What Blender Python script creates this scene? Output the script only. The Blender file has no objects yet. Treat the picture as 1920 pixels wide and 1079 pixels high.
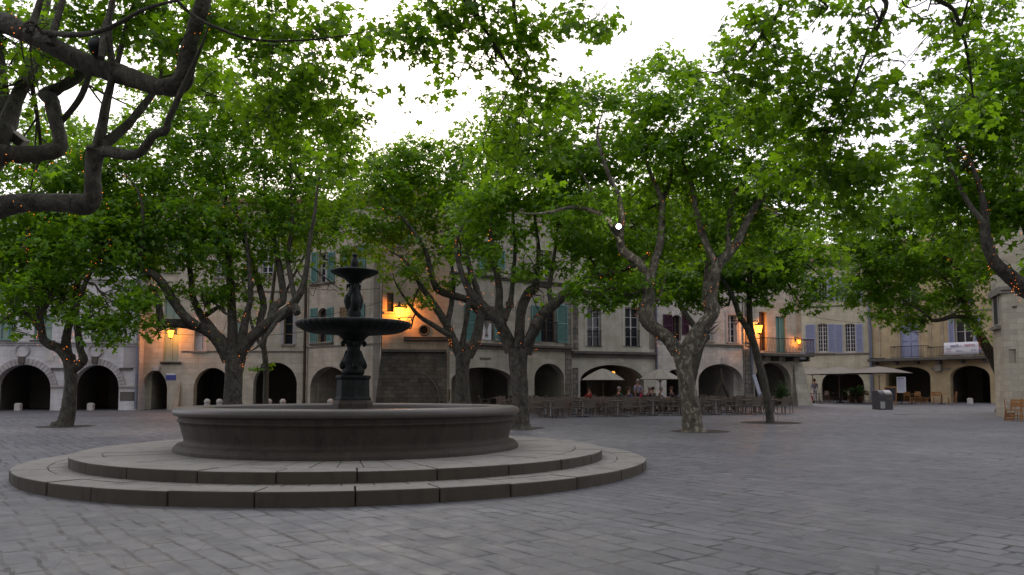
import bpy, bmesh, math, random
import numpy as np
from mathutils import Vector, Matrix, Quaternion, geometry
R = math.radians
random.seed(7); rng = np.random.default_rng(7)
SC = bpy.context.scene
COL = SC.collection
PI = math.pi

# ------------------------------------------------------------------ camera model (28 mm, photo pixels 1920x1079)
F = 1493.3; PITCH = R(4.0); YH = 733.0; CAMZ = 1.6; SL = 0.011
CY = YH - F*math.tan(PITCH)
cp, sp = math.cos(PITCH), math.sin(PITCH)
def ray(px, py):
    dx = (px-960)/F; dy = (CY-py)/F
    return Vector((dx, cp-sp*dy, sp+cp*dy))
def at(px, py, Y):
    d = ray(px, py); k = Y/d.y
    return Vector((d.x*k, Y, CAMZ+d.z*k))
def gz(y): return SL*y
def gnd(px, py):
    d = ray(px, py); k = CAMZ/(SL*d.y-d.z)
    return Vector((d.x*k, d.y*k, CAMZ+d.z*k))
def mpp(Y): return Y/F           # metres per photo pixel at depth Y

cam = bpy.data.cameras.new('camera'); camo = bpy.data.objects.new('camera', cam); COL.objects.link(camo)
camo.location = (0, 0, CAMZ); camo.rotation_euler = (PI/2+PITCH, 0, 0)
cam.sensor_width = 36; cam.lens = 36*F/1920; cam.shift_y = (CY-539.5)/1920
cam.clip_end = 2000; cam.clip_start = 0.05
SC.camera = camo

# ------------------------------------------------------------------ materials
class NT:
    def __init__(s, name):
        s.m = bpy.data.materials.new(name); s.m.use_nodes = True
        s.t = s.m.node_tree; s.n = s.t.nodes; s.l = s.t.links
        s.b = s.n['Principled BSDF']; s.out = s.n['Material Output']
    def node(s, typ, **kw):
        n = s.n.new(typ)
        for k, v in kw.items():
            if k.startswith('i_'):
                key = k[2:]
                key = int(key) if key.isdigit() else key.replace('_', ' ')
                if hasattr(v, 'node'): s.l.new(v, n.inputs[key])
                else: n.inputs[key].default_value = v
            else: setattr(n, k, v)
        return n
    def noise(s, vec, scale, detail=4, rough=.55, dist=0):
        n = s.node('ShaderNodeTexNoise', i_Vector=vec, i_Scale=scale, i_Detail=detail, i_Roughness=rough, i_Distortion=dist)
        return n.outputs['Fac']
    def ramp(s, fac, stops):
        n = s.node('ShaderNodeValToRGB', i_Fac=fac); e = n.color_ramp.elements
        while len(e) < len(stops): e.new(.5)
        for a, (p, c) in zip(e, stops):
            a.position = p; a.color = (*c, 1) if len(c) == 3 else c
        return n.outputs['Color']
    def mix(s, fac, a, b, mode='MIX'):
        n = s.node('ShaderNodeMix', data_type='RGBA', blend_type=mode)
        for idx, v in ((0, fac), (6, a), (7, b)):
            if hasattr(v, 'node'): s.l.new(v, n.inputs[idx])
            else: n.inputs[idx].default_value = v if idx == 0 else (*v[:3], 1)
        return n.outputs[2]
    def math(s, op, a, b=0.5):
        n = s.node('ShaderNodeMath', operation=op)
        for i, v in enumerate((a, b)):
            if hasattr(v, 'node'): s.l.new(v, n.inputs[i])
            else: n.inputs[i].default_value = v
        return n.outputs[0]
    def bump(s, h, strength=.4, dist=.02, normal=None):
        n = s.node('ShaderNodeBump', i_Height=h, i_Strength=strength, i_Distance=dist)
        if normal is not None: s.l.new(normal, n.inputs['Normal'])
        return n.outputs['Normal']
    def obj(s): return s.node('ShaderNodeTexCoord').outputs['Object']
    def mapv(s, vec, scale=(1, 1, 1), rot=(0, 0, 0), loc=(0, 0, 0)):
        return s.node('ShaderNodeMapping', i_Vector=vec, i_Scale=scale, i_Rotation=rot, i_Location=loc).outputs['Vector']
    def set(s, **kw):
        for k, v in kw.items():
            inp = s.b.inputs[k.replace('_', ' ')]
            if hasattr(v, 'node'): s.l.new(v, inp)
            else: inp.default_value = (*v, 1) if isinstance(v, tuple) and len(v) == 3 else v
        return s.m
def G3(v): return (v, v, v)

def plain(name, col, rough=.6, metal=0., var=.25, scale=6, bump=.1, spec=.3):
    t = NT(name); o = t.obj()
    n = t.noise(o, scale, 5, .6)
    c = t.mix(n, tuple(x*(1-var) for x in col), tuple(min(1, x*(1+var)) for x in col))
    t.set(Base_Color=c, Roughness=rough, Metallic=metal, Normal=t.bump(t.noise(o, scale*6, 3), bump, .01))
    t.b.inputs['Specular IOR Level'].default_value = spec
    return t.m

def stone(name, col, bw=.62, bh=.3, mortar=.72, var=.16, stain=.45, mort_w=.012, bump=.5, plaster=0., squash=1.0, offs=.5, warp=.03, staincol=None):
    """coursed masonry in the wall's own coordinates (x along, z up) with weather stains"""
    t = NT(name); o = t.obj()
    sx = t.node('ShaderNodeSeparateXYZ', i_Vector=o)
    uv = t.node('ShaderNodeCombineXYZ', i_X=t.math('ADD', sx.outputs['X'], t.math('MULTIPLY', sx.outputs['Y'], 1.0)), i_Y=sx.outputs['Z']).outputs[0]
    wn = t.node('ShaderNodeTexNoise', i_Vector=uv, i_Scale=1.6, i_Detail=2)
    w2 = t.node('ShaderNodeVectorMath', operation='SCALE', i_0=wn.outputs['Color']); w2.inputs['Scale'].default_value = warp*2
    uvw = t.node('ShaderNodeVectorMath', operation='ADD', i_0=uv, i_1=w2.outputs[0]).outputs[0]
    br = t.node('ShaderNodeTexBrick', i_Vector=uvw, i_Scale=1.0, offset=offs, squash=squash, squash_frequency=3)
    br.inputs['Brick Width'].default_value = bw; br.inputs['Row Height'].default_value = bh
    br.inputs['Mortar Size'].default_value = mort_w; br.inputs['Mortar Smooth'].default_value = .4
    br.inputs['Bias'].default_value = 0
    br.inputs['Color1'].default_value = (*[x*(1-var) for x in col], 1)
    br.inputs['Color2'].default_value = (*[min(1, x*(1+var)) for x in col], 1)
    br.inputs['Mortar'].default_value = (*[x*mortar for x in col], 1)
    c = br.outputs['Color']
    if plaster > 0:
        pm = t.ramp(t.noise(uv, .45, 6, .62), [(max(0, plaster-.5-.06), G3(0)), (plaster-.5+.06 if plaster < 1 else 1, G3(1))])
        c = t.mix(pm if plaster < 1 else 1.0, c, col) if plaster < 1 else t.mix(.85, c, col)
    big = t.noise(uv, .55, 6, .65)
    c = t.mix(t.ramp(big, [(.32, G3(0)), (.70, G3(min(1, stain*1.1)))]), c, staincol or tuple(x*.42 for x in col))
    streak = t.noise(t.mapv(uv, (2.2, .22, 1)), 1.0, 5, .6)
    c = t.mix(t.ramp(streak, [(.50, G3(0)), (.76, G3(min(1, stain*1.15)))]), c, staincol or tuple(x*.38 for x in col))
    pt = t.noise(uv, 1.1, 5, .55, .4)
    c = t.mix(t.ramp(pt, [(.54, G3(0)), (.58, G3(.30))]), c, (col[0]*.72, col[1]*.66, col[2]*.58))
    c = t.mix(t.ramp(pt, [(.36, G3(.28)), (.40, G3(0))]), c, tuple(min(1, x*1.18) for x in col))
    fine = t.noise(uv, 14, 5, .7)
    c = t.mix(.35, c, t.ramp(fine, [(.25, G3(.25)), (.75, G3(1))]), 'MULTIPLY')
    h = t.math('ADD', t.math('MULTIPLY', br.outputs['Fac'], -.8), t.math('MULTIPLY', fine, .7))
    t.set(Base_Color=c, Roughness=.9, Normal=t.bump(h, bump, .02))
    t.b.inputs['Specular IOR Level'].default_value = .2
    return t.m

M = {}
def build_materials():
    M['wall_a'] = stone('pale_ashlar', (.68, .66, .67), .75, .34, .8, .07, .35)
    M['wall_b'] = stone('beige_ashlar', (.60, .545, .445), .66, .3, .75, .13, .4)
    M['wall_c'] = stone('warm_ashlar', (.58, .52, .43), .6, .28, .75, .12, .45)
    M['wall_d'] = stone('ochre_ashlar', (.50, .40, .30), .6, .28, .75, .12, .45)
    M['dark_base'] = stone('blackened_masonry', (.145, .125, .10), .42, .2, .6, .35, .7, bump=.9, staincol=(.03, .028, .026))
    M['wall_e'] = stone('grey_beige_ashlar', (.50, .465, .395), .7, .3, .75, .14, .6)
    M['wall_f'] = stone('pale_limewash', (.60, .57, .49), .8, .32, .9, .06, .5, bump=.25)
    M['wall_g'] = stone('limewash_rubble', (.64, .60, .55), .42, .22, .8, .14, .4, bump=.45)
    M['wall_h'] = stone('cream_plaster', (.60, .54, .45), .5, .26, .8, .14, .45)
    M['wall_i'] = stone('cream_ashlar', (.60, .545, .41), .9, .36, .88, .06, .35, bump=.3)
    M['wall_j'] = stone('ochre_plaster', (.53, .42, .26), 1.1, .5, .92, .07, .4, bump=.25)
    M['wall_k'] = stone('tower_masonry', (.56, .51, .405), .55, .25, .8, .15, .35)
    M['quoin'] = stone('rough_quoins', (.25, .225, .2), .5, .3, .45, .35, .7, mort_w=.03, bump=1.0)
    M['trim'] = stone('dressed_trim', (.33, .30, .26), 1.1, .6, .8, .1, .6)
    M['trim_pale'] = stone('pale_dressed_trim', (.50, .47, .47), .5, .9, .78, .08, .4)
    M['dark_trim'] = stone('weathered_ledge', (.15, .135, .12), 1.1, .6, .7, .2, .6)
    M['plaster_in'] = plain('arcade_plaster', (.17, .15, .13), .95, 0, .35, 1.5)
    M['shutter_teal'] = plain('teal_paint', (.12, .25, .235), .6, 0, .18, 4)
    M['shutter_green'] = plain('faded_green_paint', (.25, .32, .27), .65, 0, .15, 4)
    M['shutter_blue'] = plain('lavender_blue_paint', (.30, .32, .46), .6, 0, .14, 4)
    M['shutter_purple'] = plain('purple_paint', (.06, .015, .035), .55, 0, .2, 4)
    M['shutter_tan'] = plain('tan_paint', (.26, .19, .11), .65, 0, .2, 4)
    M['shutter_white'] = plain('offwhite_paint', (.55, .5, .5), .6, 0, .1, 4)
    M['frame_white'] = plain('white_joinery', (.55, .53, .53), .5, 0, .1, 5)
    M['frame_wood'] = plain('brown_joinery', (.10, .055, .03), .55, 0, .25, 5)
    t = NT('window_glass'); n = t.noise(t.obj(), 1.3, 2)
    M['glass'] = t.set(Base_Color=t.mix(n, (.010, .012, .02), (.03, .035, .05)), Roughness=.08)
    M['iron'] = plain('wrought_iron', (.022, .022, .026), .5, .6, .3, 12)
    M['pipe'] = plain('zinc_pipe', (.16, .17, .22), .5, .4, .2, 5)
    M['pipe_brown'] = plain('rusty_pipe', (.06, .04, .035), .7, .2, .3, 5)
    M['pipe_white'] = plain('white_pipe', (.5, .52, .62), .5, 0, .1, 5)
    M['cable'] = plain('black_cable', (.015, .015, .017), .6, 0, .1, 8)
    M['wood'] = plain('orange_varnished_wood', (.33, .15, .045), .45, 0, .25, 9)
    M['door_brown'] = plain('brown_door_wood', (.10, .045, .022), .5, 0, .3, 5)
    M['taupe'] = plain('taupe_weave', (.125, .105, .088), .6, 0, .25, 30, .3)
    M['teak'] = plain('grey_teak', (.15, .12, .095), .55, 0, .25, 15)
    M['alu'] = plain('brushed_steel', (.35, .34, .33), .35, .8, .1, 15)
    M['canvas'] = plain('taupe_canvas', (.19, .17, .145), .85, 0, .08, 3)
    M['canvas_pale'] = plain('ecru_canvas', (.29, .265, .23), .85, 0, .07, 3)
    M['canvas_dark'] = plain('dark_folded_canvas', (.04, .036, .03), .85, 0, .2, 3)
    M['white'] = plain('white_plastic', (.62, .62, .66), .5, 0, .06, 3)
    M['bin_grey'] = plain('grey_bin_paint', (.13, .13, .15), .4, .3, .15, 4)
    M['slate'] = plain('chalk_slate', (.045, .05, .07), .6, 0, .3, 3)
    M['pale_stone'] = plain('pale_block_stone', (.42, .39, .37), .9, 0, .25, 5, .4)
    M['soil'] = plain('tree_pit_soil', (.05, .042, .036), .95, 0, .4, 8, .6)
    M['plaque'] = plain('plaque_marble', (.5, .46, .4), .6, 0, .12, 6)
    M['sign_blue'] = plain('enamel_blue', (.05, .06, .25), .4, 0, .1, 6)
    M['ink'] = plain('dark_lettering', (.24, .20, .38), .6, 0, .2, 6)
    M['ink_red'] = plain('red_lettering', (.50, .20, .28), .6, 0, .2, 6)
    M['pot'] = plain('terracotta_pot', (.10, .05, .03), .8, 0, .2, 5)
    # terracotta roof tiles
    t = NT('roof_tiles'); o = t.obj()
    w = t.node('ShaderNodeTexWave', wave_type='BANDS', bands_direction='X', i_Vector=o, i_Scale=1.6, i_Distortion=.3)
    c = t.mix(t.noise(o, 3.5, 4), (.20, .10, .07), (.42, .26, .19))
    M['tiles'] = t.set(Base_Color=c, Roughness=.9, Normal=t.bump(w.outputs['Fac'], 1, .08))
    # bark of plane trees: flaking in patches of dark grey, olive and pale cream
    def bark(name, k, pale):
        t = NT(name); o = t.obj(); K = lambda c: tuple(x*k for x in c)
        wv = t.noise(t.mapv(o, (3, 3, 1.5)), 2.0, 5, .62, 1.0); w2 = t.noise(t.mapv(o, (3.5, 3.5, 2.2)), 2.6, 3, .5, .6)
        c = t.ramp(wv, [(.30, K((.03, .026, .019))), (.45, K((.085, .074, .054))), (.58, K((.125, .112, .082))), (.75, K((.05, .043, .031)))])
        c = t.mix(t.ramp(w2, [(.56, G3(0)), (.60, G3(pale))]), c, K((.27, .25, .185)))
        c = t.mix(t.ramp(w2, [(.33, G3(.8)), (.38, G3(0))]), c, K((.022, .018, .013)))
        c = t.mix(.5, c, t.ramp(t.noise(o, 22, 5, .7), [(.25, G3(.45)), (.75, G3(1))]), 'MULTIPLY')
        return t.set(Base_Color=c, Roughness=.88, Normal=t.bump(t.math('ADD', t.math('ADD', wv, w2), t.noise(o, 28, 4)), .8, .035))
    M['bark'] = bark('plane_bark_dark', .62, .35); M['bark_pale'] = bark('plane_bark_mottled', 1.05, .8)
    M['twig'] = plain('twig_bark', (.055, .045, .035), .9, 0, .3, 8)
    # leaves
    def leaf(name, dark, lite, trans):
        t = NT(name)
        a = t.node('ShaderNodeAttribute', attribute_name='tint')
        f = t.node('ShaderNodeSeparateColor', i_Color=a.outputs['Color'])
        c = t.mix(f.outputs[0], dark, lite)
        t.set(Base_Color=c, Roughness=.42); t.b.inputs['Specular IOR Level'].default_value = .35
        tr = t.node('ShaderNodeBsdfTranslucent', i_Color=t.mix(f.outputs[0], tuple(x*.7 for x in trans), trans))
        mx = t.node('ShaderNodeMixShader', i_Fac=.5); t.l.new(t.b.outputs[0], mx.inputs[1]); t.l.new(tr.outputs[0], mx.inputs[2])
        t.l.new(mx.outputs[0], t.out.inputs['Surface']); return t.m
    M['leaf'] = leaf('plane_leaves', (.025, .078, .006), (.125, .25, .012), (.33, .60, .014))
    M['leaf_dark'] = leaf('shrub_leaves', (.02, .05, .012), (.05, .10, .02), (.06, .14, .02))
    # paving
    t = NT('paving_slabs'); o = t.obj()
    rot = t.mapv(o, (1, 1, 1), (0, 0, R(54)))
    wn = t.node('ShaderNodeTexNoise', i_Vector=rot, i_Scale=2.6, i_Detail=3)
    w2 = t.node('ShaderNodeVectorMath', operation='SCALE', i_0=wn.outputs['Color']); w2.inputs['Scale'].default_value = .10
    vec = t.node('ShaderNodeVectorMath', operation='ADD', i_0=rot, i_1=w2.outputs[0]).outputs[0]
    def brick(v, bw, bh, off, ms):
        b = t.node('ShaderNodeTexBrick', i_Vector=v, i_Scale=1.0, offset=off, offset_frequency=2, squash=.7, squash_frequency=3)
        b.inputs['Brick Width'].default_value = bw; b.inputs['Row Height'].default_value = bh
        b.inputs['Mortar Size'].default_value = ms; b.inputs['Mortar Smooth'].default_value = .15; b.inputs['Bias'].default_value = 0
        b.inputs['Color1'].default_value = (.122, .126, .143, 1); b.inputs['Color2'].default_value = (.182, .184, .204, 1)
        b.inputs['Mortar'].default_value = (.12, .117, .128, 1)
        return b
    b1 = brick(vec, .62, .31, .37, .026)
    b2 = brick(t.mapv(vec, (1, 1, 1), (0, 0, R(-3)), (.21, .13, 0)), .95, .24, .61, .022)
    pm = t.ramp(t.noise(o, .5, 2, .5), [(.49, G3(0)), (.51, G3(1))])
    bcol = t.mix(pm, b1.outputs['Color'], b2.outputs['Color']); bfac = t.node('ShaderNodeRGBToBW', i_Color=t.mix(pm, b1.outputs['Fac'], b2.outputs['Fac'])).outputs[0]
    joint = t.math('MULTIPLY', bfac, t.ramp(t.noise(o, 1.6, 5, .75), [(.47, G3(.10)), (.57, G3(1))]))
    vo = t.node('ShaderNodeTexVoronoi', feature='DISTANCE_TO_EDGE', i_Vector=t.mapv(vec, (1.0, 2.1, 1)), i_Scale=.85)
    crack = t.math('MULTIPLY', t.ramp(vo.outputs['Distance'], [(0, G3(1)), (.016, G3(0))]), t.ramp(t.noise(o, .45, 3, .6), [(.5, G3(0)), (.62, G3(.9))]))
    joint = t.math('MAXIMUM', joint, crack)
    c = t.mix(joint, bcol, (.005, .005, .006))
    c = t.mix(t.ramp(t.noise(o, .22, 5, .6), [(.35, G3(0)), (.65, G3(.75))]), c, (.075, .073, .08))
    c = t.mix(t.ramp(t.noise(o, .35, 5, .65), [(.5, G3(0)), (.8, G3(.5))]), c, (.19, .175, .158))
    c = t.mix(.4, c, t.ramp(t.noise(o, 26, 5, .75), [(.25, G3(.3)), (.7, G3(1))]), 'MULTIPLY')
    rbw = t.node('ShaderNodeRGBToBW', i_Color=bcol).outputs[0]
    h = t.math('ADD', t.math('ADD', t.math('MULTIPLY', bfac, -1.0), t.math('MULTIPLY', rbw, 4.0)), t.math('MULTIPLY', t.noise(o, 7, 5, .6), .9))
    M['paving'] = t.set(Base_Color=c, Roughness=t.ramp(t.noise(o, 3, 3), [(.3, G3(.45)), (.7, G3(.75))]), Normal=t.bump(h, .45, .03))
    t.b.inputs['Specular IOR Level'].default_value = .5
    # fountain
    t = NT('fountain_stone'); o = t.obj()
    n1 = t.noise(o, 1.4, 6, .65); n2 = t.noise(t.mapv(o, (1, 1, .2)), 5, 5, .6); n3 = t.noise(o, 30, 5, .7)
    c = t.mix(n1, (.022, .016, .011), (.068, .051, .037))
    c = t.mix(t.ramp(n2, [(.48, G3(0)), (.72, G3(.85))]), c, (.014, .012, .010))
    st = t.noise(t.mapv(o, (2.2, 2.2, .25)), 3.2, 5, .65)
    c = t.mix(t.ramp(st, [(.56, G3(0)), (.74, G3(.55))]), c, (.095, .078, .06))
    c = t.mix(.45, c, t.ramp(n3, [(.25, G3(.35)), (.7, G3(1))]), 'MULTIPLY')
    M['basin'] = t.set(Base_Color=c, Roughness=.75, Normal=t.bump(t.math('ADD', n1, n3), .4, .02))
    t = NT('rim_stone'); o = t.obj(); n1 = t.noise(o, 1.8, 6, .65); n3 = t.noise(o, 30, 5, .7)
    c = t.mix(.4, t.mix(n1, (.04, .034, .029), (.105, .09, .077)), t.ramp(n3, [(.25, G3(.35)), (.7, G3(1))]), 'MULTIPLY')
    M['rim'] = t.set(Base_Color=c, Roughness=.42, Normal=t.bump(t.math('ADD', n1, n3), .3, .015))
    t = NT('step_stone'); o = t.obj()
    n1 = t.noise(o, .8, 6, .65); n3 = t.noise(o, 26, 5, .7)
    c = t.mix(n1, (.165, .157, .14), (.31, .295, .262))
    c = t.mix(t.ramp(t.noise(o, 2.2, 5, .7), [(.50, G3(0)), (.68, G3(.75))]), c, (.12, .112, .10))
    c = t.mix(.4, c, t.ramp(n3, [(.25, G3(.4)), (.7, G3(1))]), 'MULTIPLY')
    M['step'] = t.set(Base_Color=c, Roughness=.8, Normal=t.bump(t.math('ADD', n1, n3), .35, .02))
    t = NT('shaded_step_edge'); o = t.obj(); n1 = t.noise(o, 1.1, 6, .65); n2 = t.noise(t.mapv(o, (1, 1, .3)), 6, 5, .65)  # riser and block-end colour: shade of the upright faces painted in, over stained brown
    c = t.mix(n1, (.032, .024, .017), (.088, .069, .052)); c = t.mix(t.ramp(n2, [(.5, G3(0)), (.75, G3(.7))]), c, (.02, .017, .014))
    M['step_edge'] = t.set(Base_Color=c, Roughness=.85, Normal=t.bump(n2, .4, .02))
    t = NT('cast_iron_patina'); o = t.obj()
    n1 = t.noise(o, 5, 5, .65)
    c = t.mix(t.ramp(n1, [(.4, G3(0)), (.75, G3(1))]), (.006, .007, .007), (.018, .024, .023))
    M['patina'] = t.set(Base_Color=c, Roughness=.62, Metallic=0., Normal=t.bump(t.noise(o, 30, 4), .3, .01)); t.b.inputs['Specular IOR Level'].default_value = .22
    t = NT('water'); o = t.obj()
    M['water'] = t.set(Base_Color=(.03, .035, .035), Roughness=.06, Normal=t.bump(t.noise(o, 6, 3), .12, .02))
    # lamps
    def glow(name, col, st, sampled=True, alpha=0):
        t = NT(name)
        e = t.node('ShaderNodeEmission', i_Color=(*col, 1), i_Strength=st)
        if alpha:
            tr = t.node('ShaderNodeBsdfTransparent'); mx = t.node('ShaderNodeMixShader', i_Fac=1-alpha)
            t.l.new(tr.outputs[0], mx.inputs[1]); t.l.new(e.outputs[0], mx.inputs[2]); t.l.new(mx.outputs[0], t.out.inputs['Surface'])
        else: t.l.new(e.outputs[0], t.out.inputs['Surface'])
        if not sampled: t.m.cycles.emission_sampling = 'NONE'
        return t.m
    M['lamp_glass'] = glow('lit_lantern_glass', (1, .33, .022), 11.0, True, .5)
    M['bulb'] = glow('lit_fairy_bulb', (1, .24, .02), 3.2, False)
    M['flood'] = glow('lit_floodlight', (1, .86, .78), 14, True)
    M['inlamp'] = glow('lit_ceiling_lamp', (1, .40, .05), 1.5, True)
    # people
    for k, c in dict(skin=(.42, .23, .16), hair_brown=(.05, .03, .018), hair_grey=(.28, .26, .25), shirt_blue=(.22, .27, .38), shirt_pink=(.55, .04, .11),
                     shirt_white=(.55, .53, .58), shirt_dark=(.03, .03, .05), shirt_navy=(.04, .05, .16), shirt_red=(.35, .03, .03), trousers_white=(.55, .52, .55), trousers_dark=(.03, .03, .04), shirt_lilac=(.35, .33, .48), shirt_green=(.04, .09, .07)).items():
        M[k] = plain('cloth_'+k if 'skin' not in k and 'hair' not in k else k, c, .8, 0, .12, 8)

# ------------------------------------------------------------------ mesh helpers
def link(name, me, mat=None, parent=None):
    o = bpy.data.objects.new(name, me); COL.objects.link(o)
    if mat is not None and me is not None:
        for m in (mat if isinstance(mat, (list, tuple)) else [mat]): me.materials.append(M[m] if isinstance(m, str) else m)
    if parent is not None: o.parent = parent
    return o
def tag(o, label=None, cat=None, group=None, kind=None):
    if label: o['label'] = label
    if cat: o['category'] = cat
    if group: o['group'] = group
    if kind: o['kind'] = kind
    return o
def empty(name, loc=(0, 0, 0), rz=0, label=None, cat=None, group=None):
    o = bpy.data.objects.new(name, None); COL.objects.link(o); o.empty_display_size = .2
    o.location = loc; o.rotation_euler = (0, 0, rz); return tag(o, label, cat, group)
def copy_tree(o, parent=None):
    c = o.copy(); COL.objects.link(c)
    if parent is not None: c.parent = parent
    for ch in [x for x in o.children]: copy_tree(ch, c)
    return c

class MB:
    def __init__(s): s.v = []; s.f = []; s.sm = []; s.mi = []
    def add(s, vs, fs, smooth=False, mi=0):
        b = len(s.v); s.v += [tuple(v) for v in vs]
        for f in fs: s.f.append(tuple(i+b for i in f)); s.sm.append(smooth); s.mi.append(mi)
        return s
    def box(s, x0, x1, y0, y1, z0, z1, mi=0, T=None):
        vs = [(x0,y0,z0),(x1,y0,z0),(x1,y1,z0),(x0,y1,z0),(x0,y0,z1),(x1,y0,z1),(x1,y1,z1),(x0,y1,z1)]
        if T is not None: vs = [T @ Vector(v) for v in vs]
        return s.add(vs, [(0,3,2,1),(4,5,6,7),(0,1,5,4),(1,2,6,5),(2,3,7,6),(3,0,4,7)], False, mi)
    def tube(s, pts, rad, n=8, mi=0, smooth=True, cap=True):
        pts = [Vector(p) for p in pts]
        if not hasattr(rad, '__len__'): rad = [rad]*len(pts)
        vs = []; fs = []
        up = None
        for i, p in enumerate(pts):
            t = (pts[min(i+1, len(pts)-1)]-pts[max(i-1, 0)])
            t = t.normalized() if t.length > 1e-9 else Vector((0, 0, 1))
            if up is None:
                up = t.orthogonal().normalized()
            else:
                up = (up-t*up.dot(t)); up = up.normalized() if up.length > 1e-6 else t.orthogonal().normalized()
            w = t.cross(up)
            for k in range(n):
                a = 2*PI*k/n
                vs.append(p+(up*math.cos(a)+w*math.sin(a))*rad[i])
        m = len(pts)
        for i in range(m-1):
            for k in range(n):
                k2 = (k+1) % n
                fs.append((i*n+k, i*n+k2, (i+1)*n+k2, (i+1)*n+k))
        s.add(vs, fs, smooth, mi)
        if cap:
            s.add(vs[:n], [tuple(range(n-1, -1, -1))], False, mi); s.add(vs[-n:], [tuple(range(n))], False, mi)
        return s
    def lathe(s, prof, n=32, c=(0, 0, 0), mi=0, smooth=True, ripple=None):
        vs = []; fs = []
        for j, (r, z) in enumerate(prof):
            for k in range(n):
                a = 2*PI*k/n
                rr = r*(1+(ripple(j, a) if ripple else 0))
                vs.append((c[0]+rr*math.cos(a), c[1]+rr*math.sin(a), c[2]+z))
        for j in range(len(prof)-1):
            for k in range(n):
                k2 = (k+1) % n
                fs.append((j*n+k, j*n+k2, (j+1)*n+k2, (j+1)*n+k))
        return s.add(vs, fs, smooth, mi)
    def ball(s, c, r, n=10, m=6, mi=0):
        if not hasattr(r, '__len__'): r = (r, r, r)
        vs = [(c[0], c[1], c[2]-r[2])]; fs = []
        for j in range(1, m):
            b = -PI/2+PI*j/m
            for k in range(n):
                a = 2*PI*k/n; vs.append((c[0]+r[0]*math.cos(b)*math.cos(a), c[1]+r[1]*math.cos(b)*math.sin(a), c[2]+r[2]*math.sin(b)))
        vs.append((c[0], c[1], c[2]+r[2])); t = len(vs)-1
        for k in range(n):
            k2 = (k+1) % n
            fs.append((0, 1+k2, 1+k)); fs.append((t, t-n+k, t-n+k2))
            for j in range(m-2): fs.append((1+j*n+k, 1+j*n+k2, 1+(j+1)*n+k2, 1+(j+1)*n+k))
        return s.add(vs, fs, True, mi)
    def mesh(s, name):
        me = bpy.data.meshes.new(name); me.from_pydata(s.v, [], s.f)
        me.polygons.foreach_set('use_smooth', s.sm); me.polygons.foreach_set('material_index', s.mi); me.update(); return me
    def build(s, name, mat, parent=None, bevel=0):
        o = link(name, s.mesh(name), mat, parent)
        if bevel:
            b = o.modifiers.new('bevel', 'BEVEL'); b.width = bevel; b.segments = 2; b.limit_method = 'ANGLE'
        return o
def bx(name, mat, parent, *a, bevel=0): return MB().box(*a).build(name, mat, parent, bevel)

def catmull(P, R_, sub=6):
    """smooth curve through points (Vector) with radii"""
    out = []; ro = []
    n = len(P)
    for i in range(n-1):
        p0 = P[max(i-1, 0)]; p1 = P[i]; p2 = P[i+1]; p3 = P[min(i+2, n-1)]
        for k in range(sub):
            t = k/sub
            out.append(.5*((2*p1)+(p2-p0)*t+(2*p0-5*p1+4*p2-p3)*t*t+(3*p1-p0-3*p2+p3)*t**3)); ro.append(R_[i]+(R_[i+1]-R_[i])*t)
    out.append(P[-1].copy()); ro.append(R_[-1]); return out, ro

build_materials()

# ------------------------------------------------------------------ sky, sun
SUN_EL, SUN_AZ = R(24), R(-9)          # low sun behind the houses ahead, a little left
w = bpy.data.worlds.new('World'); SC.world = w; w.use_nodes = True
nt = w.node_tree; bg = nt.nodes['Background']
sky = nt.nodes.new('ShaderNodeTexSky'); sky.sky_type = 'NISHITA'; sky.sun_disc = False
sky.sun_elevation = SUN_EL; sky.sun_rotation = SUN_AZ; sky.air_density = 1.4; sky.dust_density = 6; sky.ozone_density = 1.5; sky.altitude = 150
tc = nt.nodes.new('ShaderNodeTexCoord')
nz = nt.nodes.new('ShaderNodeTexNoise'); nz.inputs['Scale'].default_value = 1.7; nz.inputs['Detail'].default_value = 5
mp = nt.nodes.new('ShaderNodeMapping'); mp.inputs['Scale'].default_value = (1, 1, 2.2)
nt.links.new(tc.outputs['Generated'], mp.inputs['Vector']); nt.links.new(mp.outputs['Vector'], nz.inputs['Vector'])
cr = nt.nodes.new('ShaderNodeValToRGB'); cr.color_ramp.elements[0].position = .3; cr.color_ramp.elements[0].color = (14.6, 14.4, 15.8, 1)
cr.color_ramp.elements[1].position = .75; cr.color_ramp.elements[1].color = (18.4, 18.0, 19.2, 1)
nt.links.new(nz.outputs['Fac'], cr.inputs['Fac'])
mx = nt.nodes.new('ShaderNodeMix'); mx.data_type = 'RGBA'; mx.inputs[0].default_value = .8      # thin overcast over the clear sky
sx_ = nt.nodes.new('ShaderNodeSeparateXYZ'); nt.links.new(tc.outputs['Generated'], sx_.inputs[0])
mr = nt.nodes.new('ShaderNodeMapRange'); mr.interpolation_type = 'SMOOTHSTEP'; nt.links.new(sx_.outputs['Y'], mr.inputs['Value'])
mr.inputs['From Min'].default_value = -.9; mr.inputs['From Max'].default_value = .75; mr.inputs['To Min'].default_value = .62; mr.inputs['To Max'].default_value = 1.0
sc_ = nt.nodes.new('ShaderNodeVectorMath'); sc_.operation = 'SCALE'; nt.links.new(cr.outputs['Color'], sc_.inputs[0]); nt.links.new(mr.outputs[0], sc_.inputs['Scale'])
nt.links.new(sky.outputs[0], mx.inputs[6]); nt.links.new(sc_.outputs[0], mx.inputs[7])
nt.links.new(mx.outputs[2], bg.inputs['Color']); bg.inputs['Strength'].default_value = 0.098
sl = bpy.data.lights.new('sun', 'SUN'); sl.energy = .9; sl.angle = R(35); sl.color = (1, .93, .84)
so = bpy.data.objects.new('sun', sl); COL.objects.link(so)
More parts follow.
